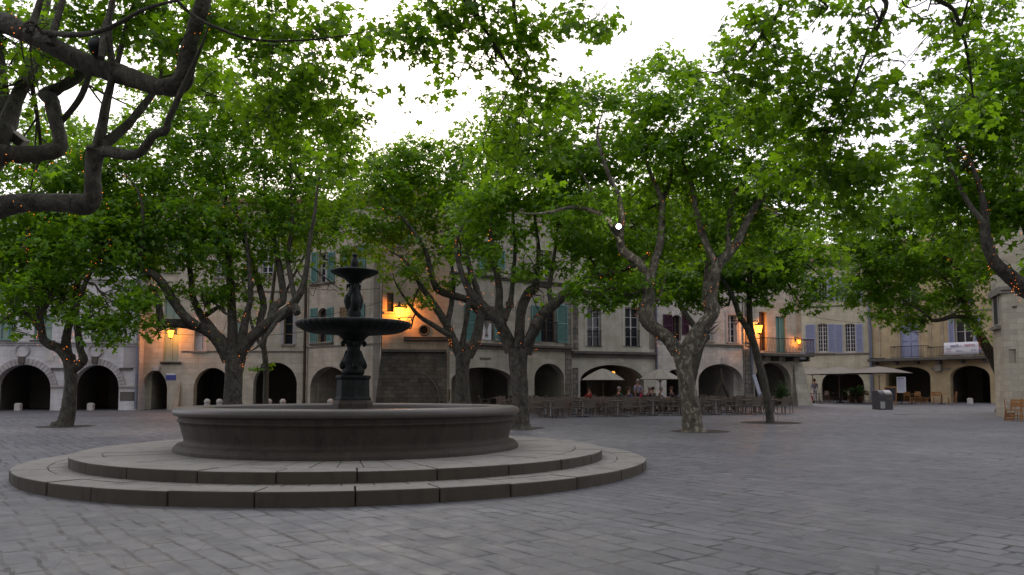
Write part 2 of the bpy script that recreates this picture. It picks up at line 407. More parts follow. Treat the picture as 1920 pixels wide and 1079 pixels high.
sd = Vector((math.sin(-SUN_AZ)*-math.cos(SUN_EL), math.cos(SUN_AZ)*math.cos(SUN_EL), math.sin(SUN_EL)))
so.rotation_euler = (-sd).to_track_quat('-Z', 'Y').to_euler(); so.location = (0, 0, 40)
vs = SC.view_settings; vs.view_transform = 'Standard'; vs.look = 'None'; vs.exposure = 0.13; vs.gamma = 1
SC.render.engine = 'CYCLES'; SC.cycles.use_denoising = True
SC.cycles.max_bounces = 7; SC.cycles.diffuse_bounces = 4; SC.cycles.transmission_bounces = 6; SC.cycles.transparent_max_bounces = 8
SC.cycles.caustics_reflective = False; SC.cycles.caustics_refractive = False; SC.cycles.sample_clamp_indirect = 4

# ------------------------------------------------------------------ ground
def ground():
    xs = [-500, -120, -60, -30, 0, 30, 60, 120, 500]; ys = [-300, -60, -20, 0, 10, 20, 40, 60, 90, 150, 600]
    m = MB(); vs_ = [(x, y, gz(y)) for y in ys for x in xs]; n = len(xs)
    fs = [(j*n+i, j*n+i+1, (j+1)*n+i+1, (j+1)*n+i) for j in range(len(ys)-1) for i in range(n-1)]
    m.add(vs_, fs); tag(m.build('ground', 'paving'), kind='structure')
ground()
def soil_pit(px, py, r):
    g = gnd(px, py); m = MB(); n = 24
    vs_ = [(g.x, g.y, gz(g.y)+.006)]
    for k in range(n):
        a = 2*PI*k/n; rr = r*(1+.06*random.uniform(-1, 1)); y = g.y+rr*math.sin(a); vs_.append((g.x+rr*math.cos(a), y, gz(y)+.006))
    m.add(vs_, [(0, 1+k, 1+(k+1) % n) for k in range(n)]); tag(m.build('tree_pit_ground', 'soil'), kind='structure')
for px, py, r in ((122, 800, .95), (1312, 809, .95), (1446, 793, 1.15), (978, 803, .8), (437, 792, 1.0), (868, 787, .8)): soil_pit(px, py, r)
mh = gnd(1690, 778)
m = MB(); m.lathe([(.0, .0), (.36, .0), (.36, .008), (.30, .012), (0, .012)], 28)
o = m.build('manhole_cover', 'iron'); o.location = (mh.x, mh.y, gz(mh.y)-.002); tag(o, 'round dark iron manhole cover in the paving in front of the grey bin', 'manhole cover')

# ------------------------------------------------------------------ fountain
FX, FY = -3.19, 16.02
def zpx(py): return at(657, py, FY).z
def px2m(p): return p*FY/F
fo = empty('fountain', (FX, FY, 0), 0, 'round stone fountain basin on two steps with a dark two tiered cast iron centre', 'fountain')
def ring_blocks(name, r0, r1, z0, z1, n, gap, mat, jit=.004, bevel=.012, a0=0.):
    m = MB()
    a = a0
    ws = [random.uniform(.85, 1.15) for _ in range(n)]; tot = sum(ws)
    for k in range(n):
        da = 2*PI*ws[k]/tot; g = gap/((r0+r1)/2)/2
        b0, b1 = a+g, a+da-g; a += da
        dz = random.uniform(-jit, jit); dr = random.uniform(-jit, jit)*1.5
        seg = max(2, int(da/R(3.0)))
        vs_ = []
        for i in range(seg+1):
            t = b0+(b1-b0)*i/seg; c, s = math.cos(t), math.sin(t)
            for (r, z) in ((r0, z0), (r1+dr, z0), (r1+dr, z1+dz), (r0, z1+dz)): vs_.append((r*c, r*s, z))
        fs = []
        side = []
        for i in range(seg):
            for q in range(4):
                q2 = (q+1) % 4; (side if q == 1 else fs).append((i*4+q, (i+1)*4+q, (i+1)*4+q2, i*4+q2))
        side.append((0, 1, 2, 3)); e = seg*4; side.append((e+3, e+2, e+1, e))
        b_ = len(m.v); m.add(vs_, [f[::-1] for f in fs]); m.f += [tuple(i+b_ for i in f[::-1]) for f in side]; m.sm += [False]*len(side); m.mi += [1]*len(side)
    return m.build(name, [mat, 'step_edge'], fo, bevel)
Z1, Z2 = .318, .489
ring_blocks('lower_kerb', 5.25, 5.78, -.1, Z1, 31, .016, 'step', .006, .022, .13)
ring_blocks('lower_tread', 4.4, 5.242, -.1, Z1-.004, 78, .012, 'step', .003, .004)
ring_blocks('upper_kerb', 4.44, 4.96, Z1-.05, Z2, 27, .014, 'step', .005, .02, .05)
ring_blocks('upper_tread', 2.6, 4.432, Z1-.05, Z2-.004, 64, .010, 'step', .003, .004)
b = MB(); prof = [(3.31,Z2-.02),(3.315,Z2+.05),(3.305,Z2+.07),(3.285,Z2+.078),(3.28,Z2+.10),(3.25,Z2+.125),(3.185,Z2+.145),(3.135,.66),(3.125,.70),(3.14,.76),(3.17,.86),(3.195,.95),(3.215,1.02),(3.25,1.035),(3.25,1.06),(3.226,1.075),(3.228,1.135),(3.285,1.14),(3.326,1.162),(3.338,1.205),(3.328,1.25),(3.29,1.285),(3.22,1.30),(2.90,1.30),(2.86,1.285),(2.84,1.25),(2.82,.55)]
ri = prof.index((3.285,1.14)); b.lathe(prof[:ri], 160); b.build('basin', 'basin', fo)
b = MB(); b.lathe([(3.19,1.134)]+prof[ri:], 160); b.build('rim', 'rim', fo)
b = MB(); b.lathe([(0, 1.10), (2.83, 1.10)], 64); b.build('water', 'water', fo)
# stone plinth and octagonal pedestal
def prism(name, mat, prof, n, rot, parent, bevel=.01):
    m = MB(); vs_ = []; fs = []
    for (r, z) in prof:
        for k in range(n):
            a = 2*PI*(k+.5)/n+rot; vs_.append((r*math.cos(a), r*math.sin(a), z))
    for j in range(len(prof)-1):
        for k in range(n): fs.append((j*n+k, j*n+(k+1) % n, (j+1)*n+(k+1) % n, (j+1)*n+k))
    fs.append(tuple(range((len(prof)-1)*n, len(prof)*n))); m.add(vs_, fs); return m.build(name, mat, parent, bevel)
prism('plinth', 'basin', [(.40, .5), (.40, zpx(757)), (.37, zpx(751))], 8, R(-10), fo)
prism('pedestal', 'patina', [(.36, zpx(751)), (.36, zpx(747)), (.33, zpx(744)), (.32, zpx(713)), (.35, zpx(709)), (.35, zpx(705)), (.30, zpx(704))], 8, R(-10), fo)
def L(*pts): return [(px2m(h), zpx(y)) for h, y in pts]
c = MB()
c.lathe(L((15,705),(19,703),(21,699),(21,694),(17,689),(20,682),(21,677),(17,668),(13.5,661),(12,655),(12.5,650),(15,645),(18,642),(17,638),(13,635),(14,630)), 32)
for k in range(4):      # leaf volutes at foot and shoulder
    a = PI/2*k+R(20)
    for (r, y, s) in ((20, 686, 6), (20, 645, 4.5)):
        c.ball((px2m(r)*math.cos(a), px2m(r)*math.sin(a), zpx(y)), (px2m(s), px2m(s), px2m(s*1.25)), 10, 7)
    c.tube([(px2m(r)*math.cos(a), px2m(r)*math.sin(a), zpx(y)) for r, y in ((20, 693), (21, 683), (16, 671), (13, 658))], [.03, .045, .035, .02], 8)
c.build('lower_column', 'patina', fo)
nl = 44
def scal(j, a): return (.022*abs(math.sin(a*nl/2)) if j in (5, 6, 7, 8, 9, 10) else .012*abs(math.sin(a*nl/2)) if j in (4,) else 0)
b = MB(); b.lathe(L((14,640),(19,640),(23,634),(30,629),(58,626.5),(80,624.5),(90,621.5),(98,617),(103.5,612.5),(105,608.5),(104,605.5),(101,604),(96,604.5),(60,611),(20,616),(0,617)), 176, ripple=scal)
b.build('lower_bowl', 'patina', fo)
c = MB(); c.lathe(L((20,614),(18,606),(11,602),(10,597),(13,590),(11,580),(9,572),(10,560),(13,552),(10,545),(8,538),(9,532),(13,530),(14,527)), 28)
c.build('upper_column', 'patina', fo)
for k in range(3):      # wading birds standing back to back round the shaft
    a = R(180)+k*2*PI/3+R(-6); ca, sa = math.cos(a), math.sin(a)
    def P(r, y, t=0): return (px2m(r)*ca-px2m(t)*sa, px2m(r)*sa+px2m(t)*ca, zpx(y))
    m = MB()
    m.tube([P(3,593),P(6,585),P(9,575),P(11,565),P(10,556),P(8,550),P(7,544),P(8,538),P(10.5,534.5),P(13,535),P(14.2,539),P(14.8,545)], [.02,.06,.085,.10,.085,.055,.04,.036,.036,.034,.02,.006], 10)
    m.tube([P(7,584,1.5),P(9,594,2),P(9,602,2)], [.025,.014,.014], 6); m.tube([P(7,584,-1.5),P(9,594,-2),P(9,602,-2)], [.025,.014,.014], 6)
    m.tube([P(5,560,3),P(8,570,4.5),P(5,586,3)], [.03,.05,.012], 7); m.tube([P(5,560,-3),P(8,570,-4.5),P(5,586,-3)], [.03,.05,.012], 7)
    m.build('heron_ornament', 'patina', fo)
b = MB(); b.lathe(L((13,529),(16,526),(20,523),(32,518),(41,514),(45,511),(45.5,509),(44,508),(30,511),(10,514),(0,515)), 64); b.build('upper_bowl', 'patina', fo)
b = MB(); b.lathe(L((9,515),(9,505),(7,502),(8,498),(7.5,492),(5,486),(3.5,483),(5,480.5),(5.4,478.5),(4,476.5),(2,475.5),(0,475)), 24); b.build('finial', 'patina', fo)

# ------------------------------------------------------------------ houses
class House:
    T = .55
    def __init__(s, name, label, g0, g1, top, wall, cat='house'):
        s.P0 = g0.copy(); s.P1 = g1.copy(); s.z0 = min(g0.z, g1.z)
        d = Vector((g1.x-g0.x, g1.y-g0.y, 0)); s.L = d.length; s.rz = math.atan2(d.y, d.x)
        s.mat = Matrix.Translation((g0.x, g0.y, s.z0)) @ Matrix.Rotation(s.rz, 4, 'Z'); s.inv = s.mat.inverted()
        s.root = empty(name, (g0.x, g0.y, s.z0), s.rz, label, cat)
        s.wall = wall; s.holes = []; s.arches = []; s.top = s.uv((s.px(g0)+s.px(g1))/2, top)[1] if top else 12.5; s.gm = 0
    def px(s, P):
        v = P-Vector((0, 0, CAMZ)); zc = v.y*cp+v.z*sp; return 960+F*v.x/zc
    def uv(s, px, py, off=0.):
        d = s.inv.to_3x3() @ ray(px, py); o = s.inv @ Vector((0, 0, CAMZ)); k = (off-o.y)/d.y
        p = o+d*k; return p.x, p.z
    def rect(s, x0, y0, x1, y1, off=0.):
        ym, xm = (y0+y1)/2, (x0+x1)/2
        return s.uv(x0, ym, off)[0], s.uv(x1, ym, off)[0], s.uv(xm, y1, off)[1], s.uv(xm, y0, off)[1]
    # ---- openings
    def arch(s, x0, x1, ytop, yspring):
        u0 = s.uv(x0, 755)[0]; u1 = s.uv(x1, 755)[0]; xm = (x0+x1)/2
        s.arches.append((u0, u1, s.uv(xm, ytop)[1], s.uv(xm, yspring)[1])); return s.arches[-1]
    def arch_loop(s, a, n=18, vb=-.6):
        u0, u1, vt, vs_ = a; c = (u0+u1)/2; h = (u1-u0)/2; r = vt-vs_
        pts = [(u0, vb)]
        for k in range(n+1):
            t = PI-PI*k/n; pts.append((c+h*math.cos(t), vs_+r*math.sin(t)))
        return pts+[(u1, vb)]
    def window(s, x0, y0, x1, y1, mat='frame_white', cols=2, rows=4, arched=0, sill=True, depth=.2, pane='glass', surround=None, fill=None):
        u0, u1, v0, v1 = s.rect(x0, y0, x1, y1)
        if arched:
            r = (u1-u0)*arched; n = 10; c = (u0+u1)/2; h = (u1-u0)/2
            loop = [(u0, v0), (u1, v0)]+[(c+h*math.cos(PI*k/n), v1-r+r*math.sin(PI*k/n)) for k in range(n+1)]
        else: loop = [(u0, v0), (u1, v0), (u1, v1), (u0, v1)]
        s.holes.append(loop)
        f = MB(); fw = min(.06, (u1-u0)*.08); d0, d1 = depth, depth+.06
        vt = v1
        f.box(u0-.02, u0+fw, d0, d1, v0, vt); f.box(u1-fw, u1+.02, d0, d1, v0, vt); f.box(u0+fw, u1-fw, d0, d1, v0-.02, v0+fw); f.box(u0+fw, u1-fw, d0, d1, vt-fw, vt+.02)
        for k in range(1, cols):
            u = u0+(u1-u0)*k/cols; w_ = .04 if (cols % 2 == 0 and k == cols//2) else .018
            f.box(u-w_, u+w_, d0+.004, d1-.004, v0+fw, vt-fw)
        for k in range(1, rows):
            v = v0+(vt-v0)*k/rows; f.box(u0+fw, u1-fw, d0+.012, d1-.012, v-.017, v+.017)
        wo = f.build('window', mat, s.root)
        bx('pane', pane, wo, u0-.02, u1+.02, depth+.065, depth+.075, v0-.02, vt+.02)
        if sill: bx('sill', 'trim', wo, u0-.12, u1+.12, -.10, depth-.01, v0-.11, v0-.001, bevel=.01)
        if surround:
            m = MB(); m.box(u0-.2, u0-.001, -.025, .05, v0, v1); m.box(u1+.001, u1+.2, -.025, .05, v0, v1); m.box(u0-.25, u1+.25, -.03, .05, v1+.002, v1+.24)
            m.build('surround', surround, wo)
        return wo
    def shutter(s, x0, y0, x1, y1, mat, arched=False, y=-.07, open_=0):
        u0, u1, v0, v1 = s.rect(x0, y0, x1, y1); m = MB(); w_ = min(.07, (u1-u0)*.18)
        m.box(u0, u0+w_, y, y+.045, v0, v1); m.box(u1-w_, u1, y, y+.045, v0, v1)
        for v in (v0, (v0+v1)/2-w_/2, v1-w_): m.box(u0+w_, u1-w_, y+.002, y+.043, v, v+w_)
        n = max(6, int((v1-v0)/.075))
        for k in range(n):
            v = v0+w_+(v1-v0-2*w_)*(k+.5)/n
            T = Matrix.Translation(((u0+u1)/2, y+.022, v)) @ Matrix.Rotation(R(32), 4, 'X')
            m.box(-(u1-u0)/2+w_, (u1-u0)/2-w_, -.022, .022, -.006, .006, T=T)
        m.box(u0+w_, u1-w_, y+.036, y+.042, v0+w_, v1-w_)
        return m.build('shutter', mat, s.root)
    def ledge(s, x0, x1, py, th=.18, proj=.14, mat='trim', name='string_course', v=None):
        u0 = 0 if x0 is None else s.uv(x0, py)[0]; u1 = s.L if x1 is None else s.uv(x1, py)[0]
        v = s.uv((s.px(s.P0) if x0 is None else x0)*.5+(s.px(s.P1) if x1 is None else x1)*.5, py)[1] if v is None else v
        m = MB(); m.box(u0, u1, -proj, .05, v-th*.45, v); m.box(u0, u1, -proj*.55, .05, v-th, v-th*.45-.001); return m.build(name, mat, s.root, .012)
    def patch(s, x0, y0, x1, y1, mat, proud=.03, name='quoins', bevel=.01):
        u0, u1, v0, v1 = s.rect(x0, y0, x1, y1); u0 = max(0.003, u0); u1 = min(s.L-.003, u1)
        return bx(name, mat, s.root, u0, u1, -proud, .1, v0, v1, bevel=bevel)
    def pipe(s, px, y0, y1, mat='pipe', r=.055, name='drainpipe'):
        u = s.uv(px, (y0+y1)/2)[0]; v1 = s.uv(px, y0)[1]; v0 = s.uv(px, y1)[1]; m = MB()
        m.tube([(u, -.10, v1), (u, -.10, v0)], r, 10)
        for k in range(int((v1-v0)/1.6)+1): m.tube([(u, -.10, v0+.3+k*1.6), (u, -.10, v0+.36+k*1.6)], r*1.3, 10); m.box(u-.012, u+.012, -.09, .03, v0+.31+k*1.6, v0+.35+k*1.6)
        return m.build(name, mat, s.root)
    def archivolt(s, a, w_=.28, proud=.05, mat='trim_pale'):
        u0, u1, vt, vs_ = a; c = (u0+u1)/2; h = (u1-u0)/2; r = vt-vs_; n = 22; m = MB()
        for k in range(n):
            t0 = PI*k/n+.008; t1 = PI*(k+1)/n-.008; vs2 = []
            for t in (t0, t1):
                for q in (0.004, w_): vs2.append((c+(h+q)*math.cos(t), vs_+(r+q)*math.sin(t)))
            A = [(x, -proud, z) for x, z in vs2]; B = [(x, .06, z) for x, z in vs2]
            m.add(A+B, [(0, 1, 3, 2), (4, 6, 7, 5), (0, 4, 5, 1), (2, 3, 7, 6), (1, 5, 7, 3), (0, 2, 6, 4)])
        return m.build('archivolt', mat, s.root)
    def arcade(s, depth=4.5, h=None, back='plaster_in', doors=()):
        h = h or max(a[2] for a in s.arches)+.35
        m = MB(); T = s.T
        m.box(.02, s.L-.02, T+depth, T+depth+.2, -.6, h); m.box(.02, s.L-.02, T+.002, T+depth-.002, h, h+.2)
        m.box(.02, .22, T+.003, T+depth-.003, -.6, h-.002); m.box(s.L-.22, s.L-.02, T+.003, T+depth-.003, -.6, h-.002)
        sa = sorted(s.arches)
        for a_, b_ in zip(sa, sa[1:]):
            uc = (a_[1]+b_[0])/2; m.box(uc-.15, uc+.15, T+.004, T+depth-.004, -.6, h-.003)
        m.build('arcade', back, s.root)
        for (u0, u1, v1, mt) in doors:
            d = MB(); y0 = T+depth-.06; d.box(u0, u1, y0+.02, y0+.058, -.3, v1); d.box(u0-.08, u0, y0, y0+.058, -.3, v1+.08); d.box(u1, u1+.08, y0, y0+.058, -.3, v1+.08); d.box(u0, u1, y0+.001, y0+.058, v1, v1+.08)
            for k in range(1, 4): d.box(u0+.05, u1-.05, y0+.008, y0+.019, v1*k/4-.04, v1*k/4+.04)
            d.build('shop_door', mt, s.root)
    def finish(s, depth=9, roof=True, arcade=True, pitch=.27, **kw):
        n = [(0., -.6)]
        for a in sorted(s.arches): n += s.arch_loop(a)
        outer = n+[(s.L, -.6), (s.L, s.top), (0., s.top)]
        loops = [outer]+s.holes
        tris = geometry.tessellate_polygon([[Vector((u, v, 0)) for u, v in l] for l in loops])
        flat = [p for l in loops for p in l]; N = len(flat); m = MB(); T = s.T
        front = [(u, 0, v) for u, v in flat]; back = [(u, T, v) for u, v in flat]
        fs = []
        for t in tris:
            a, b_, c = (flat[i] for i in t)
            ar = (b_[0]-a[0])*(c[1]-a[1])-(b_[1]-a[1])*(c[0]-a[0])
            t = tuple(t) if ar > 0 else tuple(t)[::-1]
            fs.append(t); fs.append(tuple(i+N for i in t)[::-1])
        i0 = 0
        for l in loops:
            k = len(l)
            for j in range(k): fs.append((i0+j, i0+(j+1) % k, i0+(j+1) % k+N, i0+j+N))
            i0 += k
        m.add(front+back, fs)
        # flank and rear walls
        m.box(0, .4, T, depth, -.6, s.top); m.box(s.L-.4, s.L, T, depth, -.6, s.top); m.box(.4, s.L-.4, depth-.4, depth, -.6, s.top)
        me = m.mesh('wall'); bm = bmesh.new(); bm.from_mesh(me); bmesh.ops.recalc_face_normals(bm, faces=bm.faces); bm.to_mesh(me); bm.free()
        link('wall', me, s.wall, s.root)
        if roof:
            r = MB(); e = .45; rg = s.top+pitch*(depth/2+e)
            for (ya, yb, za, zb) in ((-e, depth/2, s.top+.02, rg), (depth+e, depth/2, s.top+.02, rg)):
                vs_ = [(-.05, ya, za), (s.L+.05, ya, za), (s.L+.05, yb, zb), (-.05, yb, zb)]; up = [(x, y, z+.13) for x, y, z in vs_]
                r.add(vs_+up, [(3, 2, 1, 0), (4, 5, 6, 7), (0, 1, 5, 4), (1, 2, 6, 5), (2, 3, 7, 6), (3, 0, 4, 7)])
            nt_ = int(s.L/.24)
            for k in range(nt_):        # rounded tile ends along the eave
                u = (k+.5)*s.L/nt_; r.tube([(u, -e-.06, s.top+.16), (u, depth/2, rg+.16)], .09, 6)
            ro = r.build('roof', 'tiles', s.root)
            g = MB(); g.box(0, s.L, -.22, -.002, s.top-.22, s.top-.01); g.box(0, s.L, -.12, -.002, s.top-.38, s.top-.222); g.build('cornice', 'trim', s.root, .02)
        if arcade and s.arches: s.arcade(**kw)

G = gnd
# --- A: pale arcaded house at the left
A = House('arcaded_house', 'pale grey arcaded house at the far left with round medallions over its arches', G(-190, 771.5), G(258, 769.5), 385, 'wall_a')
a0 = A.arch(-140, -50, 683, 726); a1 = A.arch(-9, 94, 684, 728); a2 = A.arch(136, 222, 685, 728)
for a in (a0, a1, a2): A.archivolt(a, .36, .06)
for px in (42, 179):
    u, v = A.uv(px, 658); m = MB(); n = 24
    m.tube([(u+.36*math.cos(2*PI*k/n), -.03, v+.36*math.sin(2*PI*k/n)) for k in range(n+1)], .06, 8, cap=False); m.build('medallion', 'trim_pale', A.root)
    u, v = A.uv(px, 673); bx('keystone', 'dark_trim', A.root, u-.16, u+.16, -.2, .05, v-.28, v+.12, bevel=.03)
for x0, x1 in ((-50, -10), (95, 135), (223, 257)):
    A.patch(x0+1, 723, x1-1, 727, 'trim_pale', .1, 'impost'); A.patch(x0+2, 690, x1-8, 694, 'dark_trim', .14, 'corbel')
A.ledge(None, None, 640, .24, .16, 'trim_pale')
A.ledge(None, None, 520, .22, .14, 'trim_pale')
for x0, x1 in ((-60, -30), (0, 29), (64, 98), (186, 222)):
    A.window(x0, 590, x1, 638, 'shutter_teal', 2, 2, sill=False, pane='shutter_green', depth=.12); A.ledge(x0-6, x1+6, 638.5, .14, .22, 'dark_trim', 'window_sill')
for x0, x1 in ((-60, -32), (2, 28), (68, 98), (132, 160), (190, 220)): A.window(x0, 455, x1, 512, 'shutter_teal', 2, 5, sill=True, pane='shutter_green', depth=.12)
A.patch(88, 668, 101, 677, 'plaque', .03, 'wall_plaque')
A.patch(232, 640, 256, 690, 'trim_pale', .03); A.patch(225, 735, 256, 752, 'dark_trim', .02, 'stone_stain')
A.pipe(259.5, 520, 767, 'pipe', .075)
A.finish(doors=[(A.uv(60, 750)[0], A.uv(60, 750)[0]+2.2, 2.9, 'door_brown'), (A.uv(195, 750)[0], A.uv(195, 750)[0]+1.5, 2.7, 'door_brown')])

# --- B: beige house with three arches, behind the big lamp-lit tree
B = House('corner_house', 'beige stone house between the pale arcaded house and the brown drainpipe', G(262, 768.6), G(572, 768.2), 383, 'wall_b')
B.arch(264, 313, 695, 735); B.arch(362, 432, 690, 730); B.arch(474, 556, 680, 722)
B.window(307, 560, 336, 678, 'shutter_green', 2, 1, pane='shutter_green', depth=.1); B.ledge(302, 340, 679, .14, .2, 'dark_trim', 'window_sill')
B.window(364, 622, 386, 658, 'shutter_white', 2, 1, pane='shutter_white', depth=.22)
B.window(532, 588, 549, 646, 'shutter_tan', 1, 3, surround='trim_pale'); B.window(490, 470, 512, 520, 'frame_white', 2, 5, surround='trim_pale'); B.window(402, 470, 424, 520, 'frame_white', 2, 5); B.window(310, 450, 336, 510, 'frame_white', 2, 5)
B.window(430, 600, 452, 656, 'shutter_green', 2, 1, pane='shutter_green', depth=.1); B.ledge(340, 572, 658, .1, .06, 'trim'); B.ledge(None, None, 545, .12, .08, 'trim')
B.patch(289, 688, 301, 696, 'pale_stone', .3, 'stone_corbel', .03); B.patch(311, 703, 330, 713, 'sign_blue', .03, 'street_plaque', 0); B.patch(312, 700.5, 329, 703.5, 'white', .035, 'plaque_header', 0)
B.pipe(573, 470, 764, 'pipe_brown', .085)
m = MB()      # splayed buttress beside the corner arch
u0, _ = B.uv(322, 760); u1, _ = B.uv(338, 760); v1 = B.uv(337, 716)[1]
m.add([(u0, -.5, -.5), (u1, -.5, -.5), (u1, .05, -.5), (u0, .05, -.5), (u1-.08, -.02, v1), (u1, -.02, v1), (u1, .05, v1), (u1-.08, .05, v1)], [(0, 1, 5, 4), (1, 2, 6, 5), (2, 3, 7, 6), (3, 0, 4, 7), (4, 5, 6, 7)]); m.build('buttress', 'wall_d', B.root)
B.finish(doors=[(B.uv(418, 750)[0], B.uv(418, 750)[0]+1.2, 2.2, 'canvas_dark')])

# --- C: teal shutters right of the drainpipe
C = House('shuttered_house', 'beige house with teal shutters behind the fountain figure', G(574, 768.2), G(713, 773.4), 385, 'wall_c')
C.arch(581, 652, 688, 728)
C.window(596, 578, 613, 642, 'frame_wood', 2, 4, arched=.35, sill=False); C.ledge(582, 626, 643, .13, .2, 'trim', 'window_sill')
C.shutter(583, 578, 595, 643, 'shutter_teal'); C.shutter(614, 577, 625, 642, 'shutter_teal')
C.window(652, 574, 670, 636, 'frame_wood', 2, 3, sill=True); C.shutter(638, 576, 651, 636, 'shutter_tan'); C.shutter(671, 570, 684, 634, 'shutter_teal')
C.window(597, 474, 615, 530, 'frame_white', 2, 4, sill=False); C.ledge(583, 628, 531, .13, .2, 'trim', 'window_sill'); C.shutter(585, 474, 596, 530, 'shutter_teal'); C.shutter(616, 473, 628, 529, 'shutter_teal')
C.window(655, 462, 672, 520, 'frame_white', 2, 4); C.shutter(641, 464, 654, 520, 'shutter_teal'); C.shutter(673, 460, 686, 518, 'shutter_teal')
C.ledge(None, None, 647, .1, .07, 'trim'); C.patch(700, 480, 712, 768, 'trim', .025)
C.finish(doors=[(C.uv(600, 750)[0], C.uv(600, 750)[0]+1.3, 2.3, 'door_brown')])

# --- D: lamp-lit wall on a dark battered base
D = House('battered_base_house', 'ochre wall with oculus on a dark battered stone base lit orange by a lantern', G(715, 773.6), G(841, 773.2), 372, 'wall_d')
D.window(725, 549, 738, 585, 'frame_wood', 1, 2, surround=None); D.window(738, 428, 754, 460, 'frame_wood', 2, 2); D.shutter(755, 427, 770, 459, 'shutter_teal')
u, v = D.uv(795, 619.5); r = .21; D.holes.append([(u+r*math.cos(2*PI*k/18), v+r*math.sin(2*PI*k/18)) for k in range(18)])
m = MB(); n = 20; m.tube([(u+(r+.05)*math.cos(2*PI*k/n), -.01, v+(r+.05)*math.sin(2*PI*k/n)) for k in range(n+1)], .05, 6, cap=False); m.box(u-r-.05, u+r+.05, .3, .32, v-r-.05, v+r+.05); m.build('oculus', 'dark_trim', D.root)
D.ledge(757, None, 632, .10, .10, 'dark_trim'); D.ledge(757, None, 637.5, .07, .16, 'dark_trim')
m = MB()
for k in range(18):
    uu = D.uv(758, 634)[0]; uu += (D.L-uu)*(k+.25)/18; vv = D.uv(800, 634.6)[1]; m.box(uu, uu+.09, -.13, .03, vv-.07, vv)
m.build('dentils', 'dark_trim', D.root)
D.ledge(716, 837, 656, .32, .42, 'dark_trim', 'dark_ledge')
ua, ub = -.02, D.uv(838, 720)[0]; vt = D.uv(780, 664)[1]
m = MB(); m.add([(ua-.35, -.75, -.6), (ub, -.62, -.6), (ub, -.30, vt), (ua, -.32, vt), (ua-.35, .3, -.6), (ub, .3, -.6), (ub, .3, vt), (ua, .3, vt)], [(0, 1, 2, 3), (1, 5, 6, 2), (4, 0, 3, 7), (3, 2, 6, 7)]); m.build('battered_base', 'dark_base', D.root)
pts = []
for px, py in ((776, 697), (790, 700), (804, 708), (814, 719), (820, 731), (823, 746), (824, 764)):
    uu, vv = D.uv(px, py, -.5); k = (vv+.6)/(vt+.6); pts.append((uu, -.72+(.42)*k*.98+.02, vv))
m = MB(); m.tube(pts, .045, 6); m.build('blind_arch', 'dark_trim', D.root)
D.finish(arcade=False)

# --- E: grey-beige house, wide low arch and round arch
E = House('teal_window_house', 'grey beige house with tall teal shutters above a wide low arch', G(842, 773.2), G(1071, 767.0), 385, 'wall_e')
E.arch(846, 963, 689, 716); E.arch(1002, 1058, 682, 712)
E.window(892, 574, 926, 638, 'frame_wood', 2, 3, sill=False); E.shutter(870, 572, 891, 638, 'shutter_teal'); E.shutter(927, 575, 945, 640, 'shutter_teal')
E.window(1014, 574, 1042, 642, 'frame_wood', 2, 3, sill=False); E.shutter(996, 573, 1013, 641, 'shutter_teal'); E.shutter(1043, 572, 1064, 643, 'shutter_teal')
u0, u1, v0, v1 = E.rect(904, 606, 922, 638); bx('window_screen', 'white', E.root, u0, u1, .04, .07, v0+.02, v1); uu = (u0+u1)/2; m = MB(); m.lathe([(.02, .1), (.11, .12), (.06, .3), (.05, .5), (.13, .75), (.22, .95)], 12, (uu, .02, v0+.1)); m.build('window_vase', 'canvas_pale', E.root)
u0, u1, v0, v1 = E.rect(1013, 604, 1043, 642); m = MB(); m.box(u0, u1, -.2, -.17, v1-.05, v1); m.box(u0, u1, -.2, -.17, v0, v0+.05)
for k in range(12): uu = u0+(u1-u0)*(k+.5)/12; m.tube([(uu, -.185, v0), (uu, -.185, v1)], .012, 5)
m.box(u0, u0+.03, -.17, .02, v1-.05, v1); m.box(u1-.03, u1, -.17, .02, v1-.05, v1); m.build('railing', 'iron', E.root)
E.window(913, 472, 930, 505, 'frame_wood', 2, 2); E.shutter(931, 470, 946, 505, 'shutter_teal'); E.shutter(898, 470, 912, 505, 'shutter_teal')
E.window(1012, 470, 1036, 520, 'frame_white', 2, 4)
E.ledge(None, None, 646, .3, .2, 'dark_trim'); E.ledge(None, None, 521, .2, .14, 'dark_trim'); E.patch(900, 671, 920, 674.5, 'dark_trim', .04, 'stone_slot')
E.patch(1060, 560, 1072, 764, 'quoin', .05); E.patch(949, 566, 961, 577, 'iron', .12, 'alarm_box'); E.patch(838, 730, 843, 752, 'shutter_tan', .09, 'poster')
E.finish(doors=[(E.uv(895, 750)[0], E.uv(895, 750)[0]+1.4, 2.2, 'door_brown')])

# --- F: pale house with two French windows
Fh = House('french_window_house', 'pale limewashed house with two white French windows above the parasols', G(1072.5, 766.9), G(1230, 764.8), 380, 'wall_f')
Fh.arch(1088, 1208, 684.5, 716)
for x0, x1, mt in ((1101, 1127, 'frame_white'), (1172, 1199, 'frame_white')):
    Fh.window(x0, 577, x1, 650, mt, 2, 4, sill=False, surround='wall_f', pane='glass')
    u0, u1, v0, v1 = Fh.rect(x0, 620, x1, 650); m = MB(); m.box(u0-.02, u1+.02, -.06, -.03, v1-.04, v1); m.box(u0-.02, u1+.02, -.06, -.03, v0, v0+.04)
    for k in range(11): uu = u0+(u1-u0)*(k+.5)/11; m.tube([(uu, -.045, v0), (uu, -.045, v1)], .011, 5)
    m.box(u0-.02, u0+.02, -.029, .02, v1-.04, v1); m.box(u1-.02, u1+.02, -.029, .02, v1-.04, v1); m.build('railing', 'iron', Fh.root)
    Fh.window(x0+1, 455, x1-1, 515, mt, 2, 4)
Fh.ledge(None, 1229, 660, .36, .26, 'dark_trim'); Fh.patch(1138, 667, 1168, 681, 'plaque', .03, 'wall_plaque', 0)
